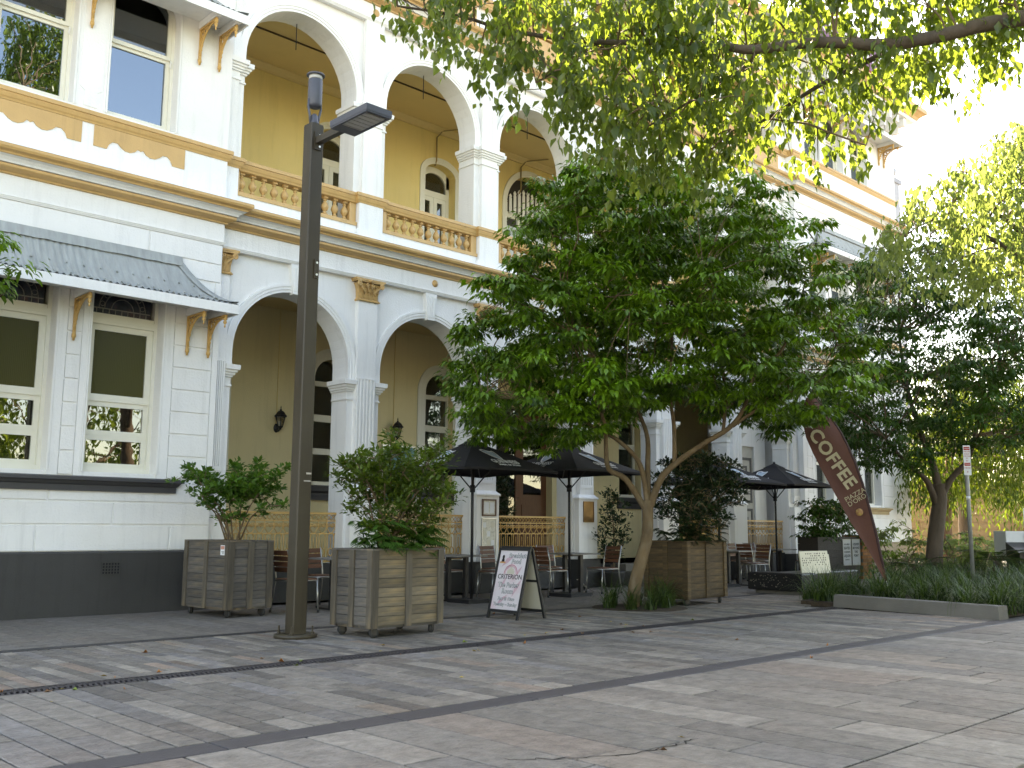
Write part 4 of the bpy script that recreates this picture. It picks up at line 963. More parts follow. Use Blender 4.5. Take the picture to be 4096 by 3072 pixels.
# ------------------------------------------------------------------ cafe chairs and tables
def chair_proto():
    t = thing('cafe_chair', 'x', 'chair', (0, 0, 0))
    sw, sd, sh, bh = .21, .21, .45, .88; r = .013
    for sx in (-1, 1):
        o = MB().tube([(sx*sw, -sd, sh), (sx*(sw+.012), -sd-.02, .03)], r, 8).build('leg', M_ALU, t)
        MB().lathe([(.017, 0), (.017, .035)], sx*(sw+.013), -sd-.021, 8).build('foot', M_RUBBER, o)
        o = MB().tube([(sx*(sw+.012), sd+.06, .03), (sx*sw, sd-.005, sh), (sx*sw, sd+.015, .62), (sx*sw, sd+.075, bh)], r, 8).build('leg', M_ALU, t)
        MB().lathe([(.017, 0), (.017, .035)], sx*(sw+.013), sd+.061, 8).build('foot', M_RUBBER, o)
    fr = MB()
    for sx in (-1, 1): fr.tube([(sx*sw, -sd, sh), (sx*sw, sd, sh)], r, 6)
    fr.tube([(-sw, -sd, sh), (sw, -sd, sh)], r, 6); fr.tube([(-sw, sd, sh), (sw, sd, sh)], r, 6); fr.build('seat_frame', M_ALU, t)
    sm = MB().box(-sw-.005, sw+.005, -.032, .032, -.008, .008).mesh('seat_slat'); sm.materials.append(M_SLAT)
    for k in range(6): place('seat_slat', sm, None, t, (0, -sd+.035+k*.072, sh+.017))
    bm = MB().box(-sw, sw, -.009, .009, -.033, .033).mesh('back_slat'); bm.materials.append(M_SLAT)
    for k in range(4):
        z_ = .60+k*.078; place('back_slat', bm, None, t, (0, sd+.018+(z_-.60)*.2, z_), (-.2, 0, 0))
    return t
def table_proto():
    t = thing('cafe_table', 'x', 'table', (0, 0, 0))
    MB().box(-.36, .36, -.36, .36, .725, .75).build('table_top', M_TABLE, t)
    for sx in (-1, 1): MB().box(sx*.2-.035, sx*.2+.035, -.035, .035, .03, .725).build('pedestal', M_TABLELEG, t); MB().box(sx*.2-.03, sx*.2+.03, -.28, .28, 0, .03).build('foot', M_TABLELEG, t)
    MB().box(-.2, .2, -.02, .02, .69, .724).build('cross_rail', M_TABLELEG, t)
    return t
CH, TB = chair_proto(), table_proto(); used = {'c': 0, 't': 0}
def chair(x, y, rz, label):
    g_ = 'slatted cafe chairs'
    if not used['c']: used['c'] = 1; CH.location = (x, y, 0); CH.rotation_euler = (0, 0, math.radians(rz)); tag(CH, label, 'chair', g_); return CH
    return dup(CH, (x, y, 0), math.radians(rz), label, g_)
def table(x, y, rz, label):
    g_ = 'grey cafe tables'
    if not used['t']: used['t'] = 1; TB.location = (x, y, 0); TB.rotation_euler = (0, 0, math.radians(rz)); tag(TB, label, 'table', g_); return TB
    return dup(TB, (x, y, 0), math.radians(rz), label, g_)
table(8.55, 12.45, 4, 'cafe table just behind the lamp post, left of the bushy planter')
chair(7.75, 12.45, 90, 'slatted chair between the grey planter box and the lamp post')
chair(8.45, 11.78, 172, 'slatted chair immediately right of the lamp post, in front of its table')
chair(8.6, 13.15, 5, 'slatted chair behind the lamp post, backed against the iron railing')
chair(9.3, 12.5, -88, 'slatted chair showing between lamp post and bushy planter, facing left')
table(11.0, 12.72, 3, 'cafe table between the bushy planter and the sandwich board')
chair(11.72, 12.55, -97, 'slatted chair whose back rises just left of the sandwich board')
chair(11.35, 13.42, 4, 'slatted chair against the menu pillar, behind the table there')
chair(10.3, 12.75, 90, 'slatted chair partly hidden at the right edge of the bushy planter')
chair(10.75, 13.42, -3, 'slatted chair just right of the bushy planter, backing onto the railing')
table(13.72, 12.6, -3, 'cafe table under the second umbrella, left of the slanting tree trunk')
chair(13.02, 12.5, 88, 'slatted chair right of the sandwich board, facing the second umbrella table')
chair(14.45, 12.5, -97, 'slatted chair left of the slanting tree trunk, nearest it')
chair(14.0, 13.35, -5, 'slatted chair under the bronze plaque, backing onto its pillar')
chair(12.6, 13.45, 6, 'slatted chair in front of the dark door behind the umbrella pole')
table(18.5, 12.3, 2, 'cafe table just right of the brown planter box')
chair(18.05, 13.05, 10, 'slatted chair on the far side of the table beside the brown planter')
chair(19.2, 12.2, -100, 'slatted chair with sunlit frame beside the table right of the brown planter')
chair(18.7, 13.15, -4, 'slatted chair below the gold railing, far side of the right-hand table')
chair(20.15, 12.9, 85, 'slatted chair behind the black bench, facing the rightmost table')
table(20.95, 12.75, 0, 'rightmost cafe table, behind the pale perforated backrest')
chair(20.6, 13.45, 8, 'slatted chair below the railing behind the rightmost table')
chair(21.3, 13.45, -6, 'slatted chair at the far right of the railing behind the rightmost table')
chair(21.75, 12.35, -105, 'rightmost slatted chair, beside the posters on the far planter')

# ------------------------------------------------------------------ umbrellas
def harp(mb):
    """harp outline and strings, in local x-y, about .2 wide"""
    def pl(pts, w_): 
        for (a, b), (c, d_) in zip(pts[:-1], pts[1:]):
            t = Vector((c-a, d_-b)); t.normalize(); n_ = Vector((-t.y, t.x))*w_/2
            mb.add([(a+n_.x, b+n_.y, 0), (c+n_.x, d_+n_.y, 0), (c-n_.x, d_-n_.y, 0), (a-n_.x, b-n_.y, 0)], [(0, 1, 2, 3)])
    pl([(-.10, .11), (-.06, .125), (-.02, .105), (.02, .085), (.06, .085), (.09, .10)], .022)
    pl([(-.10, .11), (-.085, .05), (-.05, -.02), (0, -.08), (.05, -.12)], .024)
    pl([(.09, .10), (.085, .03), (.07, -.05), (.05, -.12)], .02)
hpm = MB(); harp(hpm); harp_me = hpm.mesh('harp_emblem'); harp_me.materials.append(M_PRINT)
hf_ = MB().add([(-.085, .10, -.001), (-.02, .09, -.001), (.07, .08, -.001), (.07, .0, -.001), (.045, -.10, -.001), (-.03, -.03, -.001)], [(0, 1, 2, 3, 4, 5)]); harpf_me = hf_.mesh('harp_strings'); harpf_me.materials.append(M_PRINTBLUE)
def umbrella(label, x, y, rz, ze, za, R, n=4, logos=(1, 2)):
    t = thing('cafe_umbrella', label, 'umbrella', (x, y, 0), rz, 'black cafe umbrellas')
    MB().lathe([(.024, .05), (.024, za-.02)], 0, 0, 10).build('pole', M_BLACK, t)
    MB().box(-.28, .28, -.28, .28, 0, .06).build('base', M_BLACK, t)
    cn = [(R*math.cos(PI/4+PI/2*k), R*math.sin(PI/4+PI/2*k)) for k in range(4)]
    mb = MB(); m = 8
    for k in range(4):
        a, b = cn[k], cn[(k+1) % 4]; v = []
        for i in range(m+1):
            for j in range(m+1):
                t_ = i/m; s_ = j/m; ex, ey = a[0]+(b[0]-a[0])*s_, a[1]+(b[1]-a[1])*s_
                z_ = za-.03+(ze-za+.03)*t_**1.06 - .015*math.sin(PI*t_)
                v.append((ex*t_*(1-.03*math.sin(PI*s_)*t_), ey*t_*(1-.03*math.sin(PI*s_)*t_), z_+.02*math.sin(PI*s_)*t_))
        mb.add(v, [(i*(m+1)+j, (i+1)*(m+1)+j, (i+1)*(m+1)+j+1, i*(m+1)+j+1) for i in range(m) for j in range(m)], True)
        # short hem
        v = []
        for j in range(m+1):
            s_ = j/m; ex, ey = a[0]+(b[0]-a[0])*s_, a[1]+(b[1]-a[1])*s_; q = 1-.03*math.sin(PI*s_)
            v += [(ex*q, ey*q, ze+.02*math.sin(PI*s_)), (ex*q*.995, ey*q*.995, ze-.035+.02*math.sin(PI*s_))]
        mb.add(v, [(2*j, 2*j+2, 2*j+3, 2*j+1) for j in range(m)])
    can = mb.build('canopy', M_CANVAS, t)
    vt = MB(); vt.add([(0, 0, za+.012)] + [(c[0]*.19, c[1]*.19, za-.112) for c in cn], [(0, 1, 2), (0, 2, 3), (0, 3, 4), (0, 4, 1)]); vt.build('vent_cap', M_CANVAS, can)
    MB().lathe([(.03, za-.02), (.035, za+.01), (.0, za+.05)], 0, 0, 8).build('finial', M_BLACK, t)
    for k, c in enumerate(cn):
        MB().tube([(0, 0, za-.08), (c[0]*.97, c[1]*.97, ze-.01)], .012, 5).build('rib', M_BLACK, t)
        MB().tube([(c[0]*.02, c[1]*.02, ze-.28), (c[0]*.34, c[1]*.34, za-.09+(ze-za)*.36)], .012, 5).build('strut', M_BLACK, t)
    MB().lathe([(.045, ze-.34), (.045, ze-.22)], 0, 0, 8).build('runner', M_BLACK, t)
    for k in logos:
        a, b = Vector((*cn[k], ze)), Vector((*cn[(k+1) % 4], ze)); mid = (a+b)/2; top = Vector((0, 0, za)); xd = (b-a).normalized()
        def on(f, s_=0):
            q = top.lerp(mid, f); q.z = za-.03+(ze-za+.03)*f**1.06-.015*math.sin(PI*f)+.02*f; return q+xd*s_
        up_ = (on(.6)-on(.9)).normalized(); nrm = xd.cross(up_); 
        o_ = on(.56, -.06)+nrm*.02; Mx = frame3(o_, xd, up_) @ Matrix.Diagonal((1.3, 1.75, 1, 1))
        h1 = place('harp_emblem', harp_me, None, can); h1.matrix_local = Mx
        h2 = place('harp_strings', harpf_me, None, can); h2.matrix_local = Mx
        lettering('GUINNESS', .12, M_PRINT, can, frame3(on(.80)+nrm*.019, xd, up_) @ Matrix.Diagonal((1, 1.55, 1, 1)), bold=.02, depth=.001)
        lettering('MADE OF MORE', .055, M_PRINT, can, frame3(on(.915)+nrm*.016, xd, up_) @ Matrix.Diagonal((1, 1.5, 1, 1)), bold=.015, depth=.001, space=1.15)
    return t
umbrella('black umbrella behind the bushy planter, leftmost of the four', 10.95, 12.3, math.radians(-2), 2.12, 2.66, 1.42)
umbrella('black umbrella left of the slanting tree, in front of the dark doorway', 13.3, 12.3, math.radians(3), 2.20, 2.72, 1.42)
umbrella('black umbrella mostly hidden behind the darkest shrub', 18.0, 12.3, math.radians(-5), 2.16, 2.68, 1.45)
umbrella('black umbrella on the far right, in front of the gold railing', 20.6, 12.5, math.radians(3), 2.20, 2.74, 1.45)

# ------------------------------------------------------------------ sandwich board
sb = thing('sandwich_board', 'black framed sandwich board with a pink and white breakfast poster', 'sign board', (9.52, 9.78, 0), 0)
M_POSTER = surf('poster_paper', (.72, .66, .69), .5, .10, 2.2, 0, tint=(.62, .34, .40), tfac=.75, tscale=2.6)
M_BACKPANEL = surf('cream_panel', (.60, .57, .47), .5, .05); M_INK = surf('poster_ink', (.012, .012, .016), .6); M_LILAC = surf('poster_lilac', (.30, .25, .45), .6); M_PINK = surf('poster_pink', (.60, .20, .28), .6)
lean = .145; Hb = .93                     # each leaf leans by `lean` over height Hb ; leaves stand along local y, splayed in x
def leafM(s_): return frame3((s_*-.26, 0, 0), (0, -1 if s_ > 0 else 1, 0), (s_*(.26-.02)/Hb, 0, 1))
for s_ in (1, -1):
    Mx = leafM(s_)
    fr = MB(); w2 = .30; fr.box(-w2, -w2+.035, 0, .96, -.015, .015); fr.box(w2-.035, w2, 0, .96, -.015, .015); fr.box(-w2+.035, w2-.035, .925, .96, -.014, .014); fr.box(-w2+.035, w2-.035, .09, .125, -.014, .014)
    if s_ < 0: fr.box(-w2+.035, w2-.035, .50, .53, -.014, .014)
    o = fr.build('board_frame', M_BLACK, sb); o.matrix_local = Mx
    pn_ = MB().box(-w2+.033, w2-.033, .12, .93, -.004, .004).build('poster' if s_ > 0 else 'back_panel', M_POSTER if s_ > 0 else M_BACKPANEL, sb); pn_.matrix_local = Mx
    # inner faces of both leaves are plain cream
    if s_ > 0:
        q = MB().box(-w2+.034, w2-.034, .121, .929, -.0075, -.0045).build('back_panel', M_BACKPANEL, sb); q.matrix_local = Mx
        def put(txt, x_, y_, size, mat, zz=.0062, **k): lettering(txt, size, mat, pn_, Matrix.Translation((x_, y_, zz)), depth=.0006, **k)
        for txt, x_, y_, size in (('Breakfast', .075, .855, .088), ('Food', .07, .775, .088), ('The Parker', .0, .455, .088), ('Room', .0, .37, .088), ('7am til 10am', .0, .27, .062), ('Tuesday \u2013 Sunday', .0, .195, .062)):
            put(txt, x_, y_, size, M_INK, .0055, bold=.04); put(txt, x_, y_, size, M_PRINT, .0075, bold=-.004)
        put('CRITERION', .0, .565, .092, M_INK, .0065, bold=.005)
        lg = MB()
        for R_, r_ in ((.125, .006), (.105, .003)): lg.ring((0, 0, 0), R_, r_, 'z', 20, 4, 0, PI)
        o = lg.build('emblem_arc', M_PINK, pn_); o.matrix_local = Matrix.Translation((0, .605, .006))
        bl = MB(); bl.box(-.07, .07, -.0, .045, 0, .001); bl.box(-.05, .05, .045, .07, 0, .001); bl.box(-.02, .02, .07, .095, 0, .001)
        for k in range(5): bl.box(-.062+k*.028, -.05+k*.028, .008, .035, .001, .0015)
        o = bl.build('building_emblem', M_BACKPANEL, pn_); o.matrix_local = Matrix.Translation((0, .607, .0058))
        bu = MB(); bu.lathe([(.0, 0), (.022, 0), (.022, .001), (0, .0015)], 0, .035, 12, sy=1.3); bu.xy([(-.03, -.03), (.03, -.03), (.02, .012), (-.02, .012)], 0, .001); o = bu.build('bust_emblem', M_INK, pn_); o.matrix_local = Matrix.Translation((-.19, .80, .006))
        o = MB().box(-.055, .055, -.05, -.03, 0, .001).build('plate_emblem', surf('poster_orange', (.6, .3, .12)), pn_); o.matrix_local = Matrix.Translation((-.19, .80, .006))
        sw_ = MB()
        for a in ((-.2, .70, .02, .86, .05), (.1, .3, .24, .55, .045), (-.18, .16, .02, .33, .04), (.12, .58, .2, .72, .03), (-.05, .6, -.17, .38, .03)):
            t_ = Vector((a[2]-a[0], a[3]-a[1])).normalized(); n_ = Vector((-t_.y, t_.x))*a[4]
            sw_.add([(a[0], a[1], 0), ((a[0]+a[2])/2+n_.x, (a[1]+a[3])/2+n_.y, 0), (a[2], a[3], 0), ((a[0]+a[2])/2-n_.x*.4, (a[1]+a[3])/2-n_.y*.4, 0)], [(0, 1, 2, 3)])
        sw_.build('poster_feather', surf('poster_blush', (.60, .40, .46), .6, .2, 8), pn_).matrix_local = Matrix.Translation((0, 0, .0048))
MB().box(-.012, .012, -.29, .29, .93, .955).build('hinge', M_BLACK, sb)

# ------------------------------------------------------------------ notices on the pillars
M_PAPER = surf('printed_paper', (.62, .61, .54), .4, .25, 16, 0, tint=(.25, .24, .2), tfac=.6, tscale=22)
def notice(name, label, cat, x, z0, z1, wd, fmat, imat, fw=.02, y=A-.055, pap=False):
    t = thing(name, label, cat, (x, y, z0), 0)
    f_ = MB(); sash(f_, -wd/2, wd/2, 0, z1-z0, -.02, fw, .02); f_.build('frame', fmat, t)
    f_ = MB().box(-wd/2+fw*.9, wd/2-fw*.9, -.008, 0, fw*.9, z1-z0-fw*.9).build('panel', imat, t)
    return t, f_
M_FRAMEWOOD = surf('brown_frame', (.09, .04, .02), .4); M_BRASS = surf('aged_bronze', (.20, .12, .05), .3, .3, 6, .1, metal=.7)
t, f_ = notice('menu_case', 'brown framed menu case on the pillar behind the sandwich board', 'menu case', PX[2]+.02, 1.42, 1.74, .36, M_FRAMEWOOD, M_PAPER, .03)
MB().box(-.13, -.01, -.0095, -.0082, .06, .26).build('menu_sheet', M_PRINT, t); MB().box(.02, .13, -.0095, -.0082, .06, .26).build('menu_sheet', M_PRINT, t)
t, f_ = notice('menu_board', 'tall pale menu board under the brown framed menu case', 'menu board', PX[2]+.02, .66, 1.38, .36, M_ALU, M_PAPER, .012)
for k in range(4):
    for j in range(3):
        MB().box(-.155+j*.105, -.075+j*.105, -.0095, -.0082, .05+k*.165, .05+k*.165+.10).build('menu_sheet', (M_PRINT, M_PAPER, M_BACKPANEL)[(k+j) % 3], t)
t, f_ = notice('bronze_plaque', 'bronze commemorative plaque on the white pillar left of the slanting tree', 'plaque', PX[3], 1.33, 1.76, .32, M_BRASS, M_BRASS, .012)
for k in range(8): MB().box(-.1+.02*(k % 3), .1-.015*((k+1) % 3), -.0105, -.0082, .06+k*.042, .07+k*.042).build('raised_line', M_BRASS, t)

# ------------------------------------------------------------------ black perforated bench
bn = thing('plaza_bench', 'black perforated metal bench with a cream perforated backrest', 'bench', (16.68, 9.62, 0), 0)
M_BLACKP = surf('black_perforated_sheet', (.014, .014, .015), .35, .2, 10, .05); M_CREAMP = surf('cream_painted_steel', (.58, .55, .42), .45, .06)
M_HOLE = surf('perforation_pale', (.2, .19, .17), .8); M_HOLED = surf('perforation_dark', (.02, .02, .02), .9)  # pale hole marks for the black sheet, dark ones for the cream
MB().box(.1, .45, .1, 1.05, 0, .08).build('plinth', M_CONC, bn); MB().box(.6, 2.6, .4, .75, 0, .08).build('plinth', M_CONC, bn)
def rbox(x0, x1, y0, y1, z0, z1, r=.03):
    mb = MB(); mb.mould([(x0, y0), (x1, y0), (x1, y1), (x0, y1), (x0, y0)], [(-r, z0), (-.004, z0+.01), (0, z0+r), (0, z1-r), (-.009, z1-.009), (-r, z1)], False); mb.box(x0+r*.6, x1-r*.6, y0+r*.6, y1-r*.6, z0+.001, z1-.001); return mb
rbox(0, .55, 0, 1.15, .07, .40).build('seat_block', M_BLACKP, bn); rbox(.56, 2.75, .30, .85, .07, .40).build('seat_block', M_BLACKP, bn)
ho = MB(); rr = random.Random(3)
for k in range(60): 
    q = rr.uniform(.3, 1.1); z_ = rr.uniform(.13, .36); ho.box(-.004, -.0012, q-.008, q+.008, z_-.008, z_+.008)
for k in range(40):
    q = rr.uniform(1.7, 2.7); z_ = rr.uniform(.13, .36); ho.box(q-.01, q+.01, .292, .2985, z_-.008, z_+.008)
ho.build('perforations', M_HOLE, bn)['kind'] = 'stuff'
bk = MB().box(0, 1.05, -.012, .012, 0, .43).box(1.05, 1.09, -.012, .10, .02, .36)
b_ = bk.build('backrest', M_CREAMP, bn, (.42, .24, .37), rot=(-.12, 0, 0))
ph = MB()
for r_ in range(6):
    for k in range(14):
        if rr.random() < .62: q = .08+k*.066+rr.uniform(-.01, .01); z_ = .17+r_*.042; ph.lathe([(.0, .0131), (.014, .0131), (.014, .0145), (.0, .0146)], q, 0, 7); n_ = len(ph.v)-28; ph.v[n_:] = [(p[0], -p[2], z_+p[1]) for p in ph.v[n_:]]
ph.build('perforations', M_HOLED, b_)['kind'] = 'stuff'

hb = thing('hanging_board', 'teal notice board hung by chains below the second wall lantern', 'notice board', (12.85, B-.05, 1.75), 0)
MB().box(-.42, .42, -.015, .015, 0, 1.15).build('board_panel', surf('teal_board', (.08, .24, .27), .45, .2, 3, 0, tint=(.35, .45, .5), tfac=.5, tscale=3), hb)
f_ = MB(); sash(f_, -.44, .44, -.02, 1.17, -.022, .03, .04); f_.build('board_frame', M_ALU, hb)
for sx in (-1, 1): MB().tube([(sx*.36, 0, 1.15), (sx*.02-.12, -.02, 1.38)], .006, 4).build('chain', M_BLACK, hb)
# ------------------------------------------------------------------ plants
def from_arrays(name, V, F3, C, mat, parent=None):
    me = bpy.data.meshes.new(name); nv, nf = len(V), len(F3); k = F3.shape[1]
    me.vertices.add(nv); me.vertices.foreach_set('co', np.ascontiguousarray(V, dtype=np.float32).ravel())
    me.loops.add(nf*k); me.loops.foreach_set('vertex_index', np.ascontiguousarray(F3, dtype=np.int32).ravel())
    me.polygons.add(nf); me.polygons.foreach_set('loop_start', np.arange(0, nf*k, k, dtype=np.int32))
    at = me.color_attributes.new('Col', 'FLOAT_COLOR', 'POINT')
    c4 = np.ones((nv, 4), np.float32); c4[:, :3] = C.reshape(-1, 1) if C.ndim == 1 else C; at.data.foreach_set('color', c4.ravel())
    me.polygons.foreach_set('use_smooth', np.ones(nf, bool)); me.update(calc_edges=True); me.validate()
    return place(name, me, mat, parent)
def nrmz(a): return a/np.maximum(np.linalg.norm(a, axis=1, keepdims=True), 1e-9)
def leaf_arrays(pos, axis, nrm, L_, Wd, fold=.35, curl=.18):
    axis = nrmz(axis); side = nrmz(np.cross(axis, nrm)); nrm = np.cross(side, axis)
    L_ = L_[:, None]; Wd = Wd[:, None]
    v = np.stack([pos, pos+axis*.38*L_+side*Wd*.5+nrm*fold*Wd*.4, pos+axis*.38*L_-side*Wd*.5+nrm*fold*Wd*.4, pos+axis*.45*L_-nrm*.03*L_,
                  pos+axis*.72*L_+side*Wd*.27-nrm*curl*.35*L_+nrm*fold*Wd*.2, pos+axis*.72*L_-side*Wd*.27-nrm*curl*.35*L_+nrm*fold*Wd*.2, pos+axis*L_-nrm*curl*L_], 1)
    n = len(pos); b = (np.arange(n)*7)[:, None, None]
    f = np.array([[0, 1, 3], [0, 3, 2], [1, 4, 3], [3, 5, 2], [4, 6, 3], [3, 6, 5]])[None] + b
    return v.reshape(-1, 3), f.reshape(-1, 3)
def leaf_lite(pos, axis, nrm, L_, Wd, fold=.35, curl=.2):
    axis = nrmz(axis); side = nrmz(np.cross(axis, nrm)); nrm = np.cross(side, axis); L_ = L_[:, None]; Wd = Wd[:, None]
    v = np.stack([pos, pos+axis*.42*L_+side*Wd*.5+nrm*fold*Wd*.4, pos+axis*.42*L_-side*Wd*.5+nrm*fold*Wd*.4, pos+axis*.5*L_-nrm*.04*L_, pos+axis*L_-nrm*curl*L_], 1)
    f = np.array([[0, 1, 3], [0, 3, 2], [1, 4, 3], [3, 4, 2]])[None] + (np.arange(len(pos))*5)[:, None, None]
    return v.reshape(-1, 3), f.reshape(-1, 3)
def in_poly(x, z, poly):
    ins = np.zeros(len(x), bool); n = len(poly)
    for i in range(n):
        (x0, z0), (x1, z1) = poly[i], poly[(i+1) % n]
        if z0 == z1: continue
        c = ((z0 > z) != (z1 > z)) & (x < (x1-x0)*(z-z0)/(z1-z0)+x0); ins ^= c
    return ins
def sample_crown(rs, poly, D, n, d0, cen=None, shell=.0):
    p = np.array(poly); lo, hi = p.min(0), p.max(0); out = []
    cs = cen or ((lo[0]+hi[0])/2, (lo[1]+hi[1])/2)
    while len(out) < n:
        x_ = rs.uniform(lo[0], hi[0], 400); z_ = rs.uniform(lo[1], hi[1], 400); ok = in_poly(x_, z_, poly)
        for a, b in zip(x_[ok], z_[ok]):
            q = rs.uniform(-1, 1); k = .78+.22*math.sqrt(1-q*q)
            out.append((cs[0]+(a-cs[0])*k, q*D, cs[1]+(b-cs[1])*k))
            if len(out) >= n: break
    o = np.array(out); R_, F_ = np.array(RGT), np.array(FWD)
    return o[:, :1]*R_ + (d0+o[:, 1:2])*F_ + np.array([0, 0, 1])*o[:, 2:3]
def W3(s_, dd, z_): return RGT*s_ + FWD*dd + UP*z_
def smooth_path(pts, sub=4):
    pts = [Vector(p) for p in pts]; out = []
    for i in range(len(pts)-1):
        p0, p1, p2, p3 = pts[max(i-1, 0)], pts[i], pts[i+1], pts[min(i+2, len(pts)-1)]
        for k in range(sub):
            t = k/sub; out.append(.5*((2*p1)+(p2-p0)*t+(2*p0-5*p1+4*p2-p3)*t*t+(3*p1-p0-3*p2+p3)*t**3))
    return out+[pts[-1]]
def limb(mb, nodes, pts, r0, r1, n=8, sub=4):
    q = smooth_path(pts, sub); m = len(q)-1; rr = [r0+(r1-r0)*(i/m)**.8 for i in range(m+1)]
    mb.tube(q, rr, n); nodes += [(p, r) for p, r in zip(q, rr)]
def branch_to(mb, rs, nodes, tgt, r0, r1, droop=.0, n=5, pref=None):
    arr = np.array([p for p, _ in nodes]); d_ = arr-np.array(tgt); dist = np.linalg.norm(d_, axis=1)+np.maximum(0, d_[:, 2])*1.2
    i = int(np.argmin(dist)); a = Vector(nodes[i][0]); b = Vector(tgt); ln = (b-a).length
    m1 = a.lerp(b, .35)+Vector(rs.uniform(-1, 1, 3))*ln*.10+UP*ln*.10; m2 = a.lerp(b, .7)+Vector(rs.uniform(-1, 1, 3))*ln*.08+UP*ln*(.06-droop)
    q = smooth_path([a, m1, m2, b], 2); m = len(q)-1; rr0 = min(r0, nodes[i][1]*.8); mb.tube(q, [rr0+(r1-rr0)*k/m for k in range(m+1)], n, cap=False); return [(p, rr0+(r1-rr0)*k/m) for k, p in enumerate(q)]
def clump_leaves(rs, cs, per, L0, W0, style, spread):
    n = len(cs)*per; c = np.repeat(cs, per, 0); spread = spread*np.repeat(rs.uniform(.6, 1.4, len(cs)), per)[:, None]; s1 = spread[:, 0]
    th = rs.uniform(0, 2*PI, n); el = rs.uniform(-.5, .9, n)
    rad = np.stack([np.cos(th)*np.cos(el), np.sin(th)*np.cos(el), np.sin(el)], 1)
    if style == 'droop':       # whorls whose leaves arch out and hang
        pos = c+rad*np.array([1, 1, .55])*spread*rs.uniform(.15, 1, (n, 1))
        ax = rad*np.array([1, 1, .25])+np.array([0, 0, -.55])+rs.normal(0, .25, (n, 3)); nr = np.array([0, 0, 1.])+rad*.4+rs.normal(0, .25, (n, 3))
    elif style == 'hang':      # weeping twigs
        pos = c+np.stack([rs.normal(0, .32, n)*s1, rs.normal(0, .32, n)*s1, -rs.uniform(0, 1.6, n)*s1], 1)
        ax = np.stack([np.cos(th)*.55, np.sin(th)*.55, -np.ones(n)], 1)+rs.normal(0, .25, (n, 3)); nr = np.stack([np.cos(th), np.sin(th), .35*np.ones(n)], 1)+rs.normal(0, .35, (n, 3))
    else:                      # upright bushy tips
        pos = c+rad*spread*rs.uniform(.1, 1, (n, 1))
        ax = rad*.8+np.array([0, 0, .35])+rs.normal(0, .3, (n, 3)); nr = np.array([0, 0, 1.])+rad*.3+rs.normal(0, .35, (n, 3))
    L_ = L0*rs.uniform(.55, 1.25, n)*np.repeat(rs.uniform(.85, 1.15, len(cs)), per); Wd = L_*W0/L0*rs.uniform(.8, 1.2, n)
    ck = np.repeat(rs.uniform(0, 1, len(cs)), per)*.55+rs.uniform(0, .45, n)
    lite = n > 30000; V, F_ = (leaf_lite if lite else leaf_arrays)(pos, ax, nr, L_, Wd); return V, F_, np.repeat(ck, 5 if lite else 7)
def twigs_for(rs, mb, nodes, cs, nsub, r0, droop=0.):
    idx = rs.permutation(len(cs))[:nsub]; sub = list(nodes)
    for i in idx: sub += branch_to(mb, rs, nodes, cs[i], r0, .008, droop, 5)
    arr = np.array([p for p, _ in sub])
    for c in cs:
        i = int(np.argmin(np.linalg.norm(arr-c, axis=1))); a = Vector(arr[i]); b = Vector(c)
        if (b-a).length > .04: mb.tube([a, a.lerp(b, .5)+UP*(b-a).length*.08, b], [.007, .005, .003], 4, cap=False)

LM_MAIN = leafmat('glossy_green_leaf', (.013, .042, .004), (.165, .32, .018), .16, rough=.36, spec=.5)
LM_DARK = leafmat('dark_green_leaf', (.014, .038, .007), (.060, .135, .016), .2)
LM_FICUS = leafmat('weeping_fig_leaf', (.028, .050, .010), (.085, .125, .024), .52, (4.8, 4.4, 2.9), .3, .6)
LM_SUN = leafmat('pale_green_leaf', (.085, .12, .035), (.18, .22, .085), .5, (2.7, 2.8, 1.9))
LM_SHA = leafmat('fresh_green_leaf', (.028, .075, .011), (.085, .18, .022), .25)
LM_SHB = leafmat('olive_green_leaf', (.026, .055, .008), (.11, .165, .02), .25)
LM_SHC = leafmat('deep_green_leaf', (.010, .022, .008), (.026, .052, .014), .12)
LM_LOBED = leafmat('lobed_leaf', (.024, .07, .012), (.07, .16, .026), .2)
LM_GRASS = leafmat('strappy_grass_blade', (.011, .027, .008), (.07, .115, .025), .2)
LM_WILLOW = leafmat('willow_leaf', (.045, .085, .014), (.12, .16, .025), .35, (2.0, 2.0, .8))

def make_tree(name, label, base, trunk, limbs, bark, crown_sets, leafm, nsub, r_sub, group=None, seed=1, droop=0.):
    rs = np.random.RandomState(seed)
    t = thing(name, label, 'tree', base, 0, group, world=True); nodes = []
    mb = MB(); limb(mb, nodes, trunk[0], trunk[1], trunk[2], 12)
    for pts, r0, r1 in limbs: limb(mb, nodes, pts, r0, r1, 8)
    mb.build('trunk', bark, t)
    tw = MB(); VV, FF, CC = [], [], []; off = 0
    for cs, per, L0, W0, style, spread in crown_sets:
        twigs_for(rs, tw, nodes, cs, min(nsub, len(cs)), r_sub, droop)
        V, F_, C = clump_leaves(rs, cs, per, L0, W0, style, spread); VV.append(V); FF.append(F_+off); CC.append(C); off += len(V)
    tw.build('branches', M_TWIG if bark is not M_BARK else M_BARK, t)
    from_arrays('crown', np.concatenate(VV), np.concatenate(FF), np.concatenate(CC), leafm, t)
    return t
rs = np.random.RandomState(11)
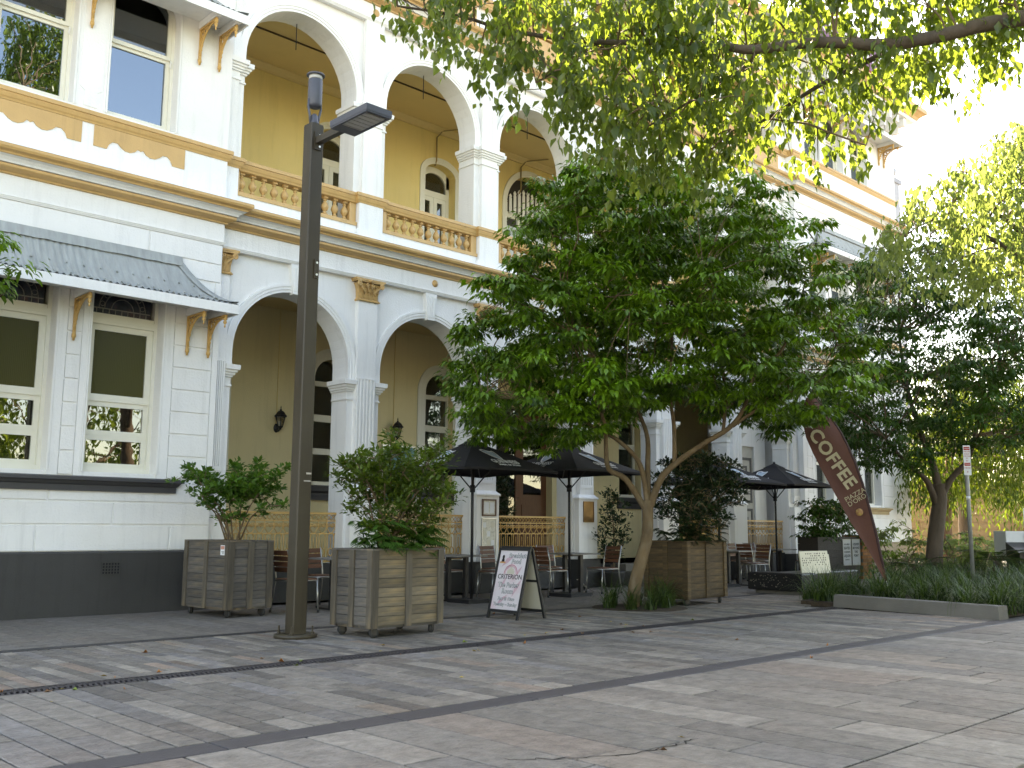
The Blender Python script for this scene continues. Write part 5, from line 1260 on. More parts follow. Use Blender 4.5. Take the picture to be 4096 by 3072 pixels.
# --- slanting tree in the middle
K = 15.5/16.4
def sc(pts, k=K): return [(a*k, 1.2+(b-1.2)*k) for a, b in pts]
crown1 = sc([(-1.17,3.82),(-.92,4.33),(-1.1,4.63),(-.64,4.96),(-.09,5.07),(-.26,5.85),(.29,6.56),(.59,7.15),(1.07,7.29),(1.84,6.98),(2.45,7.16),(3.05,6.98),(3.65,6.85),(4.42,6.81),(4.62,6.41),(4.69,6.02),(5.28,5.76),(5.38,5.06),(5.7,4.5),(5.8,4.2),(5.8,3.52),(5.6,3.2),(5.7,3.0),(5.3,2.85),(4.87,2.75),(4.46,2.9),(3.97,3.05),(3.26,3.15),(2.72,3.35),(2.13,3.1),(1.63,2.75),(1.18,2.65),(.64,2.42),(.14,2.45),(-.36,2.4),(-.74,2.75),(-1.03,3.31),(-.91,3.61)])
d1 = 15.5
def L1(pts, dep): 
    q = sc(pts); return [W3(a, d1+dep[i], b) for i, (a, b) in enumerate(q)]
tr1 = L1([(1.98,-.06),(2.02,.3),(2.13,.72),(2.23,1.1),(2.24,1.66)], [0]*5)
lm1 = [(L1([(2.22,1.5),(1.88,2.0),(1.59,2.16),(1.53,2.53),(1.50,2.9),(1.2,3.6),(.9,4.3)], [0,-.1,-.2,-.35,-.4,-.6,-.8]), .085, .025),
       (L1([(2.24,1.6),(2.17,2.08),(2.04,2.37),(1.76,2.62),(1.5,2.76),(.9,3.1),(.2,3.5),(-.4,4.0)], [0,-.05,-.1,-.2,-.3,-.2,0,.2]), .075, .02),
       (L1([(2.25,1.6),(2.26,2.2),(2.27,2.7),(2.16,3.1),(1.9,3.7),(1.6,4.8),(1.3,5.8)], [0,.05,.1,.2,.3,.5,.6]), .08, .02),
       (L1([(2.26,1.5),(2.45,2.0),(2.70,2.27),(3.13,2.58),(3.55,2.84),(3.78,3.17),(3.99,3.76),(4.42,4.1),(4.7,4.6)], [0,-.05,-.1,-.2,-.3,-.4,-.4,-.3,-.2]), .095, .025),
       (L1([(2.68,2.25),(2.69,2.9),(2.64,3.5),(2.7,4.6),(2.5,5.8),(2.4,6.5)], [-.1,-.05,0,.1,.2,.3]), .06, .018),
       (L1([(3.6,2.87),(4.18,3.25),(4.82,3.51),(5.4,3.6)], [-.3,-.4,-.5,-.5]), .05, .014),
       (L1([(3.45,2.8),(3.6,3.6),(3.5,4.6),(3.6,5.6),(3.9,6.2)], [-.3,.1,.4,.7,.8]), .045, .014)]
cs = sample_crown(rs, crown1, 2.2, 1000, d1, (2.3, 4.4))
make_tree('street_tree', 'leafy green tree with pale slanting forked trunk in front of the arcade', tr1[0], (tr1, .105, .085), [(a_, b_*.66, c_*.7) for a_, b_, c_ in lm1], M_BARK, [(cs, 84, .124, .054, 'droop', .25)], LM_MAIN, 70, .03, seed=3)
# --- darker tree on the right
crown2 = [(7.64,3.38),(7.43,4.16),(7.77,5.19),(7.46,6.42),(7.68,7.48),(8.36,7.61),(8.99,7.99),(9.72,7.93),(10.46,8.06),(11.29,7.69),(12.5,7.38),(13.36,6.77),(13.53,4.92),(13.12,3.41),(12.19,2.93),(11.31,3.1),(10.41,2.92),(9.82,3.1),(9.19,2.38),(8.85,2.62),(8.3,2.26),(8.03,2.79)]
d2 = 22.9
def L2(pts, dep): return [W3(a*.975, d2+dep[i], 1.2+(b-1.2)*.975) for i, (a, b) in enumerate(pts)]
tr2 = L2([(9.86,-.06),(9.9,.6),(9.98,1.2),(10.1,1.9),(10.1,2.3)], [0]*5)
lm2 = [(L2([(10.05,1.7),(9.85,2.2),(9.67,2.44),(9.22,2.79),(8.7,3.3)], [0,-.1,-.2,-.3,-.5]), .10, .03), (L2([(10.1,2.1),(10.0,2.7),(9.85,3.3),(9.6,4.6),(9.5,6)], [0,0,.1,.3,.4]), .11, .03), (L2([(10.1,1.9),(10.35,2.4),(10.76,2.92),(11.2,4),(11.8,5)], [0,-.1,-.2,0,.2]), .09, .03)]
cs2 = sample_crown(rs, [(a*.975, 1.2+(b-1.2)*.975) for a, b in crown2], 2.6, 700, d2)
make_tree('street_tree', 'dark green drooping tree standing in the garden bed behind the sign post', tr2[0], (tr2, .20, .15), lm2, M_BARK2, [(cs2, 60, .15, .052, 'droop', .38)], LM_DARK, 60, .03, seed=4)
# --- weeping fig overhead, trunk out of frame on the right
fig = [(-1.3,6.1),(-1.2,5.88),(-1.08,5.75),(-.85,5.70),(-.68,5.64),(-.59,5.45),(-.45,5.32),(-.17,5.12),(.06,5.16),(.22,5.02),(.33,4.82),(.56,4.64),(.74,4.50),(.70,4.25),(.83,4.0),(.96,3.92),(1.14,4.15),(1.33,4.22),(1.53,4.12),(1.8,4.2),(2.09,4.28),(2.28,4.45),(2.43,4.25),(2.53,4.45),(2.72,4.76),(2.86,4.36),(2.95,4.32),(3.1,4.46),(3.24,4.2),(3.37,4.6),(3.46,4.95),(3.63,5.06),(3.81,5.10),(4.12,5.25),(4.47,5.35),(4.9,5.4),(5.4,5.6),(5.4,6.35),(-.9,6.3)]
d3 = 8.6
tr3 = [Vector((11.6, .6, -.06)), Vector((11.6, .65, 1.2)), Vector((11.5, .8, 2.6)), Vector((11.3, 1.0, 3.8)), Vector((10.9, 1.3, 6)), Vector((10.3, 1.6, 9)), Vector((9.6, 1.8, 12))]
def L3(pts): return [W3(a, d3+c, b) for a, b, c in pts]
lm3 = [([Vector((11.3, 1.0, 3.8)), Vector((10.9, 1.7, 4.9))] + L3([(5.0,5.70,-.4),(4.5,5.62,-.55),(4.05,5.52,-.6),(3.6,5.40,-.6),(3.15,5.33,-.6),(2.62,5.35,-.6),(2.07,5.28,-.6),(1.8,5.36,-.5),(1.3,5.5,-.3),(.79,5.6,-.1),(0,5.8,.1),(-.5,5.95,.1),(-1.1,6.05,.1)]), .10, .010),
       (L3([(2.2,5.50,.1),(2.0,5.3,0),(1.85,5.17,-.1),(1.52,4.95,-.2),(1.2,4.75,-.2)]), .03, .008), (L3([(3.4,5.55,0),(2.9,5.35,.2),(2.51,5.12,.3),(2.07,4.88,.4),(1.81,4.75,.4)]), .03, .008),
       ([Vector((11.3, 1.0, 3.8)), Vector((10.6, 2.2, 6.2))] + L3([(3.6,6.5,.4),(2.6,6.6,.3),(1.4,6.4,.2),(.2,6.3,.1)]), .12, .02),
       (L3([(.8,5.66,0),(.5,5.4,-.1),(.2,5.2,-.1)]), .02, .006), ([Vector((10.9, 1.3, 6)), Vector((9.5, 2.2, 8)), Vector((8.2, 2.6, 10)), Vector((7.4, 2.8, 12))], .12, .03), ([Vector((10.9, 1.3, 6)), Vector((12, 2, 8)), Vector((13, 1.5, 10))], .12, .03)]
cs3 = sample_crown(rs, [(a, b+.27) for a, b in fig], .8, 740, d3, (2.2, 5.5))
sx_ = cs3 @ np.array(RGT); cs3 = cs3[~((sx_ > 2.3) & (cs3[:, 2] < 5.3) & (rs.uniform(0, 1, len(cs3)) < .6))]
th = rs.uniform(0, 2*PI, 520); rr_ = rs.uniform(0, 1, 520)**.5; zz = rs.uniform(0, 1, 520); cs3b = np.stack([8.0+.5*zz*0+2.6*(1-.75*zz)*rr_*np.cos(th)+1.2*(1-zz), 1.5+2.2*(1-.5*zz)*rr_*np.sin(th), 6.9+7.7*zz], 1)
make_tree('weeping_fig_tree', 'weeping fig with sunlit hanging leaves and a long branch across the top right', (11.6, .6, 0), (tr3, .26, .07), lm3, M_BARK2, [(cs3, 18, .105, .062, 'hang', .20), (cs3b, 34, .14, .075, 'hang', .42)], LM_FICUS, 90, .012, seed=5)
# --- sunlit tree beyond it on the right
sun_p = [(5.02,5.21),(5.45,5.7),(5.7,6.31),(6.13,6.08),(6.45,6.62),(6.84,6.94),(7.81,7.49),(8.6,7.6),(9.4,6.9),(9.2,5.4),(8.07,5.0),(7.61,4.8),(7.01,5.0),(6.63,4.78),(6.22,5.1),(5.79,5.2),(5.42,5.1)]
d4 = 14
tr4 = [W3(8.6, d4, -.06), W3(8.55, d4, 1.5), W3(8.4, d4, 3.2), W3(8.2, d4, 4.8), W3(7.6, d4, 6.2)]
lm4 = [([W3(8.4, d4, 3.4), W3(7.7, d4-.2, 4.6), W3(6.9, d4-.3, 5.3), W3(6.0, d4-.3, 5.6)], .09, .015), ([W3(8.3, d4, 4.4), W3(7.6, d4+.3, 5.6), W3(6.8, d4+.4, 6.3)], .07, .015)]
cs4 = sample_crown(rs, sun_p, 1.3, 330, d4)
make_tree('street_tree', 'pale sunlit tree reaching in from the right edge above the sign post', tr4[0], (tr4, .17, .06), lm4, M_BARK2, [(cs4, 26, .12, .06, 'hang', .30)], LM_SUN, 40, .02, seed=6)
# --- left edge tree
th = rs.uniform(0, 2*PI, 150); ph_ = rs.uniform(-1, 1, 150); r_ = rs.uniform(.4, 1, 150)**.5
cs5 = np.stack([1.86+1.72*r_*np.cos(th)*np.sqrt(1-ph_**2), 11.9+1.3*r_*np.sin(th)*np.sqrt(1-ph_**2), 3.98+.75*r_*ph_], 1)
tr5 = [Vector((2.0, 11.9, -.06)), Vector((2.03, 11.9, 1.5)), Vector((1.95, 11.9, 3)), Vector((1.95, 11.9, 4.1))]
make_tree('street_tree', 'small tree whose leaf tips show at the left edge before the lower awning', (2, 11.9, 0), (tr5, .09, .05), [([Vector((1.95, 11.9, 2.8)), Vector((2.6, 11.8, 3.5)), Vector((3.2, 11.9, 4.0))], .04, .012), ([Vector((1.95, 11.9, 2.7)), Vector((1.4, 12.0, 3.5)), Vector((1, 12, 4.0))], .04, .012)], M_BARK, [(cs5, 34, .12, .05, 'droop', .26)], LM_MAIN, 20, .015, seed=7)
# --- weeping trees beyond the building end
wil = [(11.7,2.86),(12.0,3.9),(13.2,5.6),(14.6,6.1),(16.6,5.6),(17.2,3.6),(16.4,2.8),(15.31,2.9),(14.61,2.5),(13.96,3.0),(13.42,2.6),(13.01,2.2),(12.44,2.5),(12.1,1.9),(11.8,2.4)]
d6 = 31
tr6 = [W3(13.45, d6, -.1), W3(13.5, d6, 1.3), W3(13.6, d6, 2.6), W3(13.8, d6, 4)]
cs6 = sample_crown(rs, wil, 1.8, 330, d6)
make_tree('weeping_tree', 'sunlit weeping tree with reddish trunk behind the dark tree and sign post', tr6[0], (tr6, .2, .1), [([W3(13.6, d6, 2.6), W3(12.8, d6, 3.6), W3(12.3, d6, 4.2)], .07, .02), ([W3(13.6, d6, 2.8), W3(14.8, d6, 4), W3(15.8, d6, 4.6)], .08, .02)], surf('reddish_bark', (.22, .12, .07), .85, .3, 5, .5, 25), [(cs6, 26, .22, .06, 'hang', .7)], LM_WILLOW, 40, .02, seed=8)
tr7 = [W3(15.4, 34, -.1), W3(15.4, 34, 2), W3(15.5, 34, 4), W3(15.3, 34, 5.5)]
cs7 = sample_crown(rs, [(13.8, 3.4), (13.6, 5.5), (14.6, 7.5), (16.5, 8), (18.5, 7), (19, 4.2), (18, 2.4), (16.8, 2.0), (15.4, 2.7)], 2, 260, 34)
make_tree('weeping_tree', 'second weeping tree at the far right edge behind the sign post', tr7[0], (tr7, .2, .1), [([W3(15.5, 34, 3), W3(16.6, 34, 4.2), W3(17.4, 34, 5)], .08, .02)], M_BARK2, [(cs7, 26, .24, .07, 'hang', .7)], LM_WILLOW, 30, .02, seed=9)
# --- trees across the plaza, behind the viewer: two reflected in windows, outer two added to block sky light
for k, (bx, by, hh) in enumerate(((12.2, -4.5, 5.6), (5.6, -6.0, 5.4), (-1.5, -5.0, 5.4), (19.2, -4.2, 5.6))):
    n = 330; th = rs.uniform(0, 2*PI, n); u = rs.uniform(-1, 1, n); r_ = rs.uniform(.3, 1, n)**.5
    cc = np.stack([bx+4.2*r_*np.cos(th)*np.sqrt(1-u*u), by+2.6*r_*np.sin(th)*np.sqrt(1-u*u), hh-.4+4.0*r_*u], 1)
    make_tree('street_tree', ('tree across the plaza, reflected in the right-hand lower window panes', 'tree across the plaza, reflected in the left-hand lower window panes', 'unseen tree added across the plaza to block sky light, furthest left', 'unseen tree added across the plaza to block sky light, furthest right')[k], (bx, by, 0), ([Vector((bx, by, -.06)), Vector((bx+.1, by, 1.4)), Vector((bx, by, 3)), Vector((bx, by, hh+1))], .2, .08), [([Vector((bx, by, 2.6)), Vector((bx+1, by, 3.8)), Vector((bx+1.8, by, 4.6))], .08, .02), ([Vector((bx, by, 2.4)), Vector((bx-1, by, 3.6)), Vector((bx-1.7, by, 4.4))], .08, .02)], M_BARK2, [(cc, 26, .22, .12, 'hang', .6)], LM_FICUS, 25, .03, 'trees across the plaza', seed=20+k)

# ------------------------------------------------------------------ shrubs
def lobed(rs, cs, azs, L0, n=11):
    """deeply cut leaves: paired leaflets along an arching rib"""
    P_, A_, N_, LL, WW = [], [], [], [], []
    for c, az in zip(cs, azs):
        d_ = np.array([math.cos(az), math.sin(az), 0]); L_ = L0*rs.uniform(.7, 1.2); tilt = rs.uniform(-.2, .5)
        for k in range(n):
            t = (k+1)/n; p = c+d_*L_*t+np.array([0, 0, 1])*(tilt*L_*t-.55*L_*t*t)
            for s_ in (-1, 1):
                sd = np.cross(d_, [0, 0, 1])*s_; ll = L_*.42*math.sin(PI*min(1, .25+.8*t))*(1 if k < n-1 else .6)
                P_.append(p); A_.append(sd*.9+d_*.75+np.array([0, 0, -.25])); N_.append([0, 0, 1.]); LL.append(ll); WW.append(ll*.24)
    V, F_ = leaf_arrays(np.array(P_), np.array(A_), np.array(N_), np.array(LL), np.array(WW)); return V, F_, np.repeat(rs.uniform(.2, 1, len(P_)), 7)
def shrub(name, label, base, poly, D, d0, ncl, per, L0, W0, lm, style, spread, stems, cen, seed, lob=None, shoots=0):
    rs_ = np.random.RandomState(seed); t = thing(name, label, 'shrub', base, 0, None, world=True)
    cs_ = sample_crown(rs_, poly, D, ncl, d0, cen); mb = MB(); nodes = []
    for k in range(stems):
        tg = Vector(cs_[rs_.randint(len(cs_))]); b = Vector(base)+Vector((rs_.uniform(-.12, .12), rs_.uniform(-.12, .12), 0)); m_ = b.lerp(tg, .5)+Vector((0, 0, .12)); limb(mb, nodes, [b, m_, tg], .014, .005, 5)
    if shoots:
        ex = []
        for k in range(shoots):
            az = 2*PI*k/shoots+rs_.uniform(-.3, .3); d_ = np.array([math.cos(az)*.8, math.sin(az)*.8, rs_.uniform(.35, 1.0)]); b = np.array(base)+np.array([0, 0, .55])+d_*.15; ln = rs_.uniform(.5, .78)
            pts = [b+d_*ln*q+np.array([0, 0, -.10])*q*q for q in np.linspace(0, 1, 9)]; limb(mb, nodes, [tuple(p) for p in pts], .007, .002, 4, 1); ex += pts[1:]
        cs_ = np.concatenate([cs_, np.array(ex)])
    twigs_for(rs_, mb, nodes, cs_, min(ncl, 40), .008); mb.build('stems', M_TWIG, t)
    V, F_, C = clump_leaves(rs_, cs_, per, L0, W0, style, spread); from_arrays('foliage', V, F_, C, lm, t)
    if lob:
        cl, az, LL = lob(rs_); V, F_, C = lobed(rs_, cl, az, LL); from_arrays('lobed_leaves', V, F_, C, LM_LOBED if seed != 33 else LM_SHC, t)
    return t
dA = 13.5
shA = [(-4.6,1.78),(-4.41,1.96),(-4.31,2.06),(-4.2,1.9),(-4.01,2.13),(-3.9,1.95),(-3.81,2.18),(-3.7,2.0),(-3.5,1.80),(-3.39,2.0),(-3.3,1.75),(-3.08,1.83),(-3.0,1.69),(-3.2,1.6),(-3.09,1.42),(-3.33,1.36),(-3.59,1.26),(-3.86,1.28),(-4.09,1.2),(-4.17,1.3),(-4.35,1.5),(-4.45,1.55)]
shrub('bougainvillea', 'spiky fresh green shrub growing from the grey planter box', (6.88, 12.6, .93), [(-3.82+(a+3.82)*1.12, 1.35+(b-1.35)*1.0) for a, b in shA], .45, dA+.2, 85, 22, .068, .042, LM_SHA, 'bush', .085, 9, (-3.8, 1.4), 31, shoots=18)
def lobB(rs_):
    n = 85; c = np.stack([6.66+rs_.uniform(0, .86, n), 9.05+rs_.uniform(.0, .55, n), .98+rs_.uniform(0, .30, n)], 1); return c, rs_.uniform(PI*.9, PI*2.1, n), .36
shrub('leafy_shrub', 'dense olive green shrub in the tan planter right of the lamp post', (7.05, 9.35, .93), [(-2.04,1.71),(-1.95,2.04),(-1.66,2.13),(-1.6,2.21),(-1.43,2.13),(-1.31,2.24),(-1.19,2.13),(-1.02,2.22),(-.75,2.01),(-.69,1.75),(-.63,1.52),(-.71,1.4),(-.75,1.15),(-.95,1.1),(-1.5,1.1),(-1.85,1.2),(-1.95,1.35),(-1.9,1.5)],  .46, 11.6, 200, 24, .068, .034, LM_SHB, 'bush', .10, 14, (-1.35, 1.6), 32, lobB, shoots=14)
def lobC(rs_):
    n = 90; c = np.stack([13.05+rs_.uniform(0, 1.05, n), 9.55+rs_.uniform(0, .7, n), 1.0+rs_.uniform(0, .3, n)], 1); return c, rs_.uniform(PI*.9, PI*2.1, n), .30
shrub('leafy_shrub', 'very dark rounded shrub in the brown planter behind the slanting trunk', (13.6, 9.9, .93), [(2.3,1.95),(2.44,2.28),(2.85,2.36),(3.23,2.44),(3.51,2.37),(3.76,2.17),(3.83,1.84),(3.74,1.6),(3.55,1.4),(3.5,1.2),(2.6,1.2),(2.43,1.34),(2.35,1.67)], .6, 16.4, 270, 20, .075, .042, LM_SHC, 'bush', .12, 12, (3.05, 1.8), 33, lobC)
# potted tree beside the entrance steps
def potted(label, x, y, z, hh, seed):
    t = thing('potted_plant', label, 'potted plant', (x, y, z), 0); MB().lathe([(.14, 0), (.2, .03), (.24, .28), (.26, .32), (.24, .33), (.2, .30)], 0, 0, 16).build('pot', M_PLINTH, t)
    rs_ = np.random.RandomState(seed); n = 80; th = rs_.uniform(0, 2*PI, n); u = rs_.uniform(-1, 1, n); q = rs_.uniform(.3, 1, n)*np.sqrt(1-u*u); cs_ = np.stack([.36*np.cos(th)*q, .36*np.sin(th)*q, (hh+.6)/2+(hh-.5)/2*u], 1)
    mb = MB(); nodes = []; limb(mb, nodes, [(0, 0, .28), (.03, 0, hh*.5), (0, .02, hh*.85)], .02, .008, 6); twigs_for(rs_, mb, nodes, cs_, 20, .008); mb.build('stem', M_TWIG, t)
    V, F_, C = clump_leaves(rs_, cs_, 16, .09, .04, 'bush', .13); from_arrays('foliage', V, F_, C, LM_SHC, t)
potted('potted plant just right of the bronze plaque pillar, beside the steps', 16.05, 13.6, 0, 1.95, 41)
potted('potted plant in the shade left of the varnished entrance door', 14.0, 14.9, .45, 1.75, 42)

# ------------------------------------------------------------------ grasses and garden bed
def grass(name, label, bases, L0, W0, lean, seed, mat=LM_GRASS, parent=None):
    rs_ = np.random.RandomState(seed); n = len(bases); az = rs_.uniform(0, 2*PI, n); L_ = L0*rs_.uniform(.6, 1.25, n); ln = lean*rs_.uniform(.3, 1.3, n); m = 5
    d_ = np.stack([np.cos(az), np.sin(az), np.zeros(n)], 1); sd = np.stack([-np.sin(az), np.cos(az), np.zeros(n)], 1); V = []
    for k in range(m+1):
        t = k/m; ang = ln*t*1.5; hor = L_*t*np.sin(np.minimum(ang, 2.2))*.9; ver = L_*t*np.cos(np.minimum(ang, 2.2)*.85)
        c = bases+d_*hor[:, None]+np.array([0, 0, 1])*ver[:, None]; wd = W0*(1-t**1.6)+.0008
        V += [c-sd*wd/2, c+sd*wd/2]
    V = np.stack(V, 1).reshape(-1, 3); q = 2*(m+1); b = (np.arange(n)*q)[:, None, None]
    f = np.array([[2*k, 2*k+1, 2*k+3, 2*k+2] for k in range(m)])[None]+b
    o = from_arrays(name, V, f.reshape(-1, 4), np.repeat(rs_.uniform(0, 1, n), q), mat, parent); tag(o, label, 'grass', None, 'stuff'); return o
rs = np.random.RandomState(51)
def clumps(cents, per, rad): 
    c = np.repeat(np.array(cents), per, 0); th = rs.uniform(0, 2*PI, len(c)); r_ = rad*np.sqrt(rs.uniform(0, 1, len(c))); c = c.copy(); c[:, 0] += r_*np.cos(th); c[:, 1] += r_*np.sin(th); return c
tb = tr1[0]
struct(MB().lathe([(.78, -.03), (.72, .012), (.3, .02)], tb.x+.1, tb.y-.05, 22).build('tree_pit', M_MULCH))
grass('tree_pit_grass', 'strappy dark green grass around the foot of the slanting tree', clumps([(tb.x-.38, tb.y-.28, 0), (tb.x-.2, tb.y-.5, 0), (tb.x+.25, tb.y-.42, 0), (tb.x+.45, tb.y-.25, 0), (tb.x+.65, tb.y-.2, 0), (tb.x-.45, tb.y+.1, 0), (tb.x+.3, tb.y+.2, 0), (tb.x+.7, tb.y+.1, 0), (tb.x-.1, tb.y+.35, 0)], 60, .10), .55, .011, 1.0, 52)
# garden bed soil with concrete edge wall
struct(MB().xy([(14.62, 5.5), (17.0, 5.42), (40, 5.42), (40, 11.4), (25, 11.4), (20.2, 9.3), (16.4, 8.9), (14.85, 8.6)], -.02, .06).build('garden_bed', M_MULCH))
gw = MB(); gw.add([(14.30,5.30,0),(14.58,5.28,0),(15.02,8.0,0),(14.76,7.98,0),(14.31,5.31,.185),(14.575,5.29,.185),(15.01,7.99,.185),(14.77,7.97,.185)], [(0,3,2,1),(4,5,6,7),(0,1,5,4),(1,2,6,5),(2,3,7,6),(3,0,4,7)])
tag(gw.build('garden_wall', M_CONC), 'low grey concrete wall edging the grass bed at right', 'wall')
gb = []
while len(gb) < 190:
    x_, y_ = rs.uniform(14.7, 27), rs.uniform(5.5, 10.6)
    if x_ < 15.1 and y_ < 8.2 and x_ < 14.66+(y_-5.3)*.17: continue
    if y_ > 8.5+(x_-15)*.16 and x_ < 21: continue
    if abs(x_-16.23) < .25 and abs(y_-7.8) < .2: continue
    gb.append((x_, y_, .05))
gb += [(15.4+.25*k, 8.75+.05*math.sin(k*2), .03) for k in range(7)] + [(15.1, 8.35, .03), (15.35, 8.5, .03)] + [(15.0+.45*k, 5.45, .03) for k in range(14)]
grass('bed_grass', 'long strappy grass filling the garden bed behind the concrete wall', clumps(gb, 58, .13), .60, .014, 1.05, 53)

# palms and broad shrubs in the bed, backlit
def palm(label, x, y, hh, nf, L0, seed):
    t = thing('cycad', label, 'palm', (x, y, 0), 0); rs_ = np.random.RandomState(seed)
    MB().lathe([(.12, 0), (.14, .1), (.10, hh), (.04, hh+.06)], 0, 0, 10).build('trunk', M_BARK2, t)
    rb = MB(); P_, A_, N_, LL = [], [], [], []
    for k in range(nf):
        az = 2*PI*k/nf+rs_.uniform(-.2, .2); d_ = np.array([math.cos(az), math.sin(az), 0.]); L_ = L0*rs_.uniform(.8, 1.15); up_ = rs_.uniform(.5, 1.1); pts = []
        for i in range(15):
            q = i/14; p = np.array([0, 0, hh])+d_*L_*q+np.array([0, 0, 1])*L_*(up_*q-1.0*q*q); pts.append(p)
            if i > 1:
                for s_ in (-1, 1):
                    for j in (0, .5): P_.append(p if j == 0 else (p+pts[-2])/2); A_.append(np.cross(d_, [0, 0, 1])*s_+d_*.5+np.array([0, 0, .12])); N_.append([0, 0, 1.]); LL.append(L_*.24*math.sin(PI*(.12+.83*q))+.01)
        rb.tube(pts, [.01-.008*i/14 for i in range(15)], 4)
    rb.build('frond_ribs', LM_GRASS if False else M_TWIG, t)
    LL = np.array(LL); V, F_ = leaf_arrays(np.array(P_), np.array(A_), np.array(N_), LL, np.full(len(LL), .018), .2, .1); from_arrays('fronds', V, F_, np.repeat(rs_.uniform(0, 1, len(LL)), 7), LM_GRASS, t)
palm('low cycad left of the dark tree trunk', *W3(9.1, 22.6, 0)[:2], .35, 13, .95, 61)
palm('cycad right of the sign post, arching fronds', *W3(10.9, 22.5, 0)[:2], .5, 14, 1.1, 62)
palm('cycad at the far right edge of the garden bed', *W3(12.3, 23.5, 0)[:2], .5, 12, 1.1, 63)
def bush(label, s_, dd, z1, rad, seed, lm=LM_SHB, L0=.14, W0=.07, n=70, per=16):
    rs_ = np.random.RandomState(seed); b = W3(s_, dd, 0); t = thing('garden_shrub', label, 'shrub', b, 0)
    th = rs_.uniform(0, 2*PI, n); r_ = rad*np.sqrt(rs_.uniform(0, 1, n)); cs_ = np.stack([r_*np.cos(th), r_*np.sin(th), rs_.uniform(.25, z1, n)*(1-.3*(r_/rad)**2)], 1)
    mb = MB(); nodes = []
    for k in range(6): limb(mb, nodes, [(rs_.uniform(-.1, .1), rs_.uniform(-.1, .1), 0), tuple(cs_[k]*.5), tuple(cs_[k])], .02, .008, 5)
    twigs_for(rs_, mb, nodes, cs_, 20, .008); mb.build('stems', M_TWIG, t)
    V, F_, C = clump_leaves(rs_, cs_, per, L0, W0, 'droop', .2); from_arrays('foliage', V, F_, C, lm, t)
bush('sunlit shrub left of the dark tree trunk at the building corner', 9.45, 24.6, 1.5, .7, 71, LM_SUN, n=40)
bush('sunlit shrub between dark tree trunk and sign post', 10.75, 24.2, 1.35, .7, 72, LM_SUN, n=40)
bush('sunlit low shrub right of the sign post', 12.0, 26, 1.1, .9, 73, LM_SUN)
bush('shrub behind the dark trunk, low and broad', 10.6, 27.5, .8, .8, 74, LM_WILLOW, n=30)
bush('pale yellow shrub beside the white building corner', 11.6, 31.5, 1.9, .6, 75, LM_WILLOW)
# ------------------------------------------------------------------ far planter with posters, brick pier
fp = thing('planter_trough', 'dark planter trough carrying two notices, right of the last cafe table', 'planter', (22.3, 12.1, 0), 0)
M_TROUGH = surf('dark_stained_timber', (.03, .024, .02), .6, .2, 4, .2, stretch=(1, 6, 6)); 
me = MB().box(-1.0, 1.0, -.012, .012, .0, .155).mesh('board'); me.materials.append(M_TROUGH)
for k in range(6): place('board', me, None, fp, (0, -.25, .08+k*.16)); place('board', me, None, fp, (0, .25, .08+k*.16))
me = MB().box(-.012, .012, -.238, .238, .0, .155).mesh('board'); me.materials.append(M_TROUGH)
for k in range(6): place('board', me, None, fp, (-.988, 0, .08+k*.16)); place('board', me, None, fp, (.988, 0, .08+k*.16))
MB().box(-.97, .97, -.235, .235, .85, .95).build('soil', M_SOIL, fp)
M_NOTICE = surf('grey_notice', (.42, .44, .46), .4, .05)
for x_, lines in ((.35, (('ALL AREAS', .045), ('SEATED', .075), ('CONSUMING', .045), ('LIQUOR', .075), ('THANK YOU', .03))), (.80, (('LIQUOR', .07), ('BEYOND', .07), ('THIS', .07), ('POINT', .07)))):
    o = MB().box(-.2, .2, -.012, -.002, 0, .62).build('notice', M_NOTICE, fp, (x_, -.262, .36)); f_ = MB(); sash(f_, -.205, .205, -.005, .625, -.016, .018, .006); f_.build('notice_frame', M_ALU, o)
    for k, (tx, sz) in enumerate(lines): lettering(tx, sz*1.15, M_INK, o, frame3((0, -.0135, .50-.092*k), (1, 0, 0), (0, 0, 1)), bold=.02, depth=.0006)
rs_ = np.random.RandomState(81); n = 150; cs_ = np.stack([rs_.uniform(-1.05, 1.05, n), rs_.uniform(-.35, .3, n), 1.0+rs_.uniform(-.05, 1.0, n)*np.clip(1.1-.35*np.abs(rs_.uniform(-1, 1, n)), .2, 1)], 1)
t = thing('leafy_shrub', 'broad green shrub spilling over the dark trough with the notices', 'shrub', (22.3, 12.1, .92), 0); cs_[:, 2] -= .92
mb = MB(); nodes = []
for k in range(9): limb(mb, nodes, [(cs_[k][0]*.6, 0, 0), tuple(cs_[k]*.6), tuple(cs_[k])], .016, .006, 5)
twigs_for(rs_, mb, nodes, cs_, 30, .008); mb.build('stems', M_TWIG, t); V, F_, C = clump_leaves(rs_, cs_, 20, .11, .05, 'droop', .17); from_arrays('foliage', V, F_, C, LM_DARK, t)
bp_ = thing('brick_pier', 'short orange brick pier at the right end of the dark trough', 'pier', (23.72, 12.1, 0), 0)
MB().box(-.245, .245, -.245, .245, 0, 1.08).build('mortar_core', M_CONC, bp_)
M_BRICKS = surf('orange_brick', (.40, .17, .07), .8, .2, 8, .3, rnd=.25)
bme = MB().box(-.12, .12, -.055, .055, 0, .072).mesh('brick'); bme.materials.append(M_BRICKS)
for r_ in range(13):
    for k in range(2):
        q = (-.125+.25*k)
        o = (r_ % 2)*.06
        place('brick', bme, None, bp_, (q+(o-.03)*.8, -.2, .01+r_*.082)); place('brick', bme, None, bp_, (-.2, q*.55+.11+(o-.03)*.5, .01+r_*.082), (0, 0, PI/2))

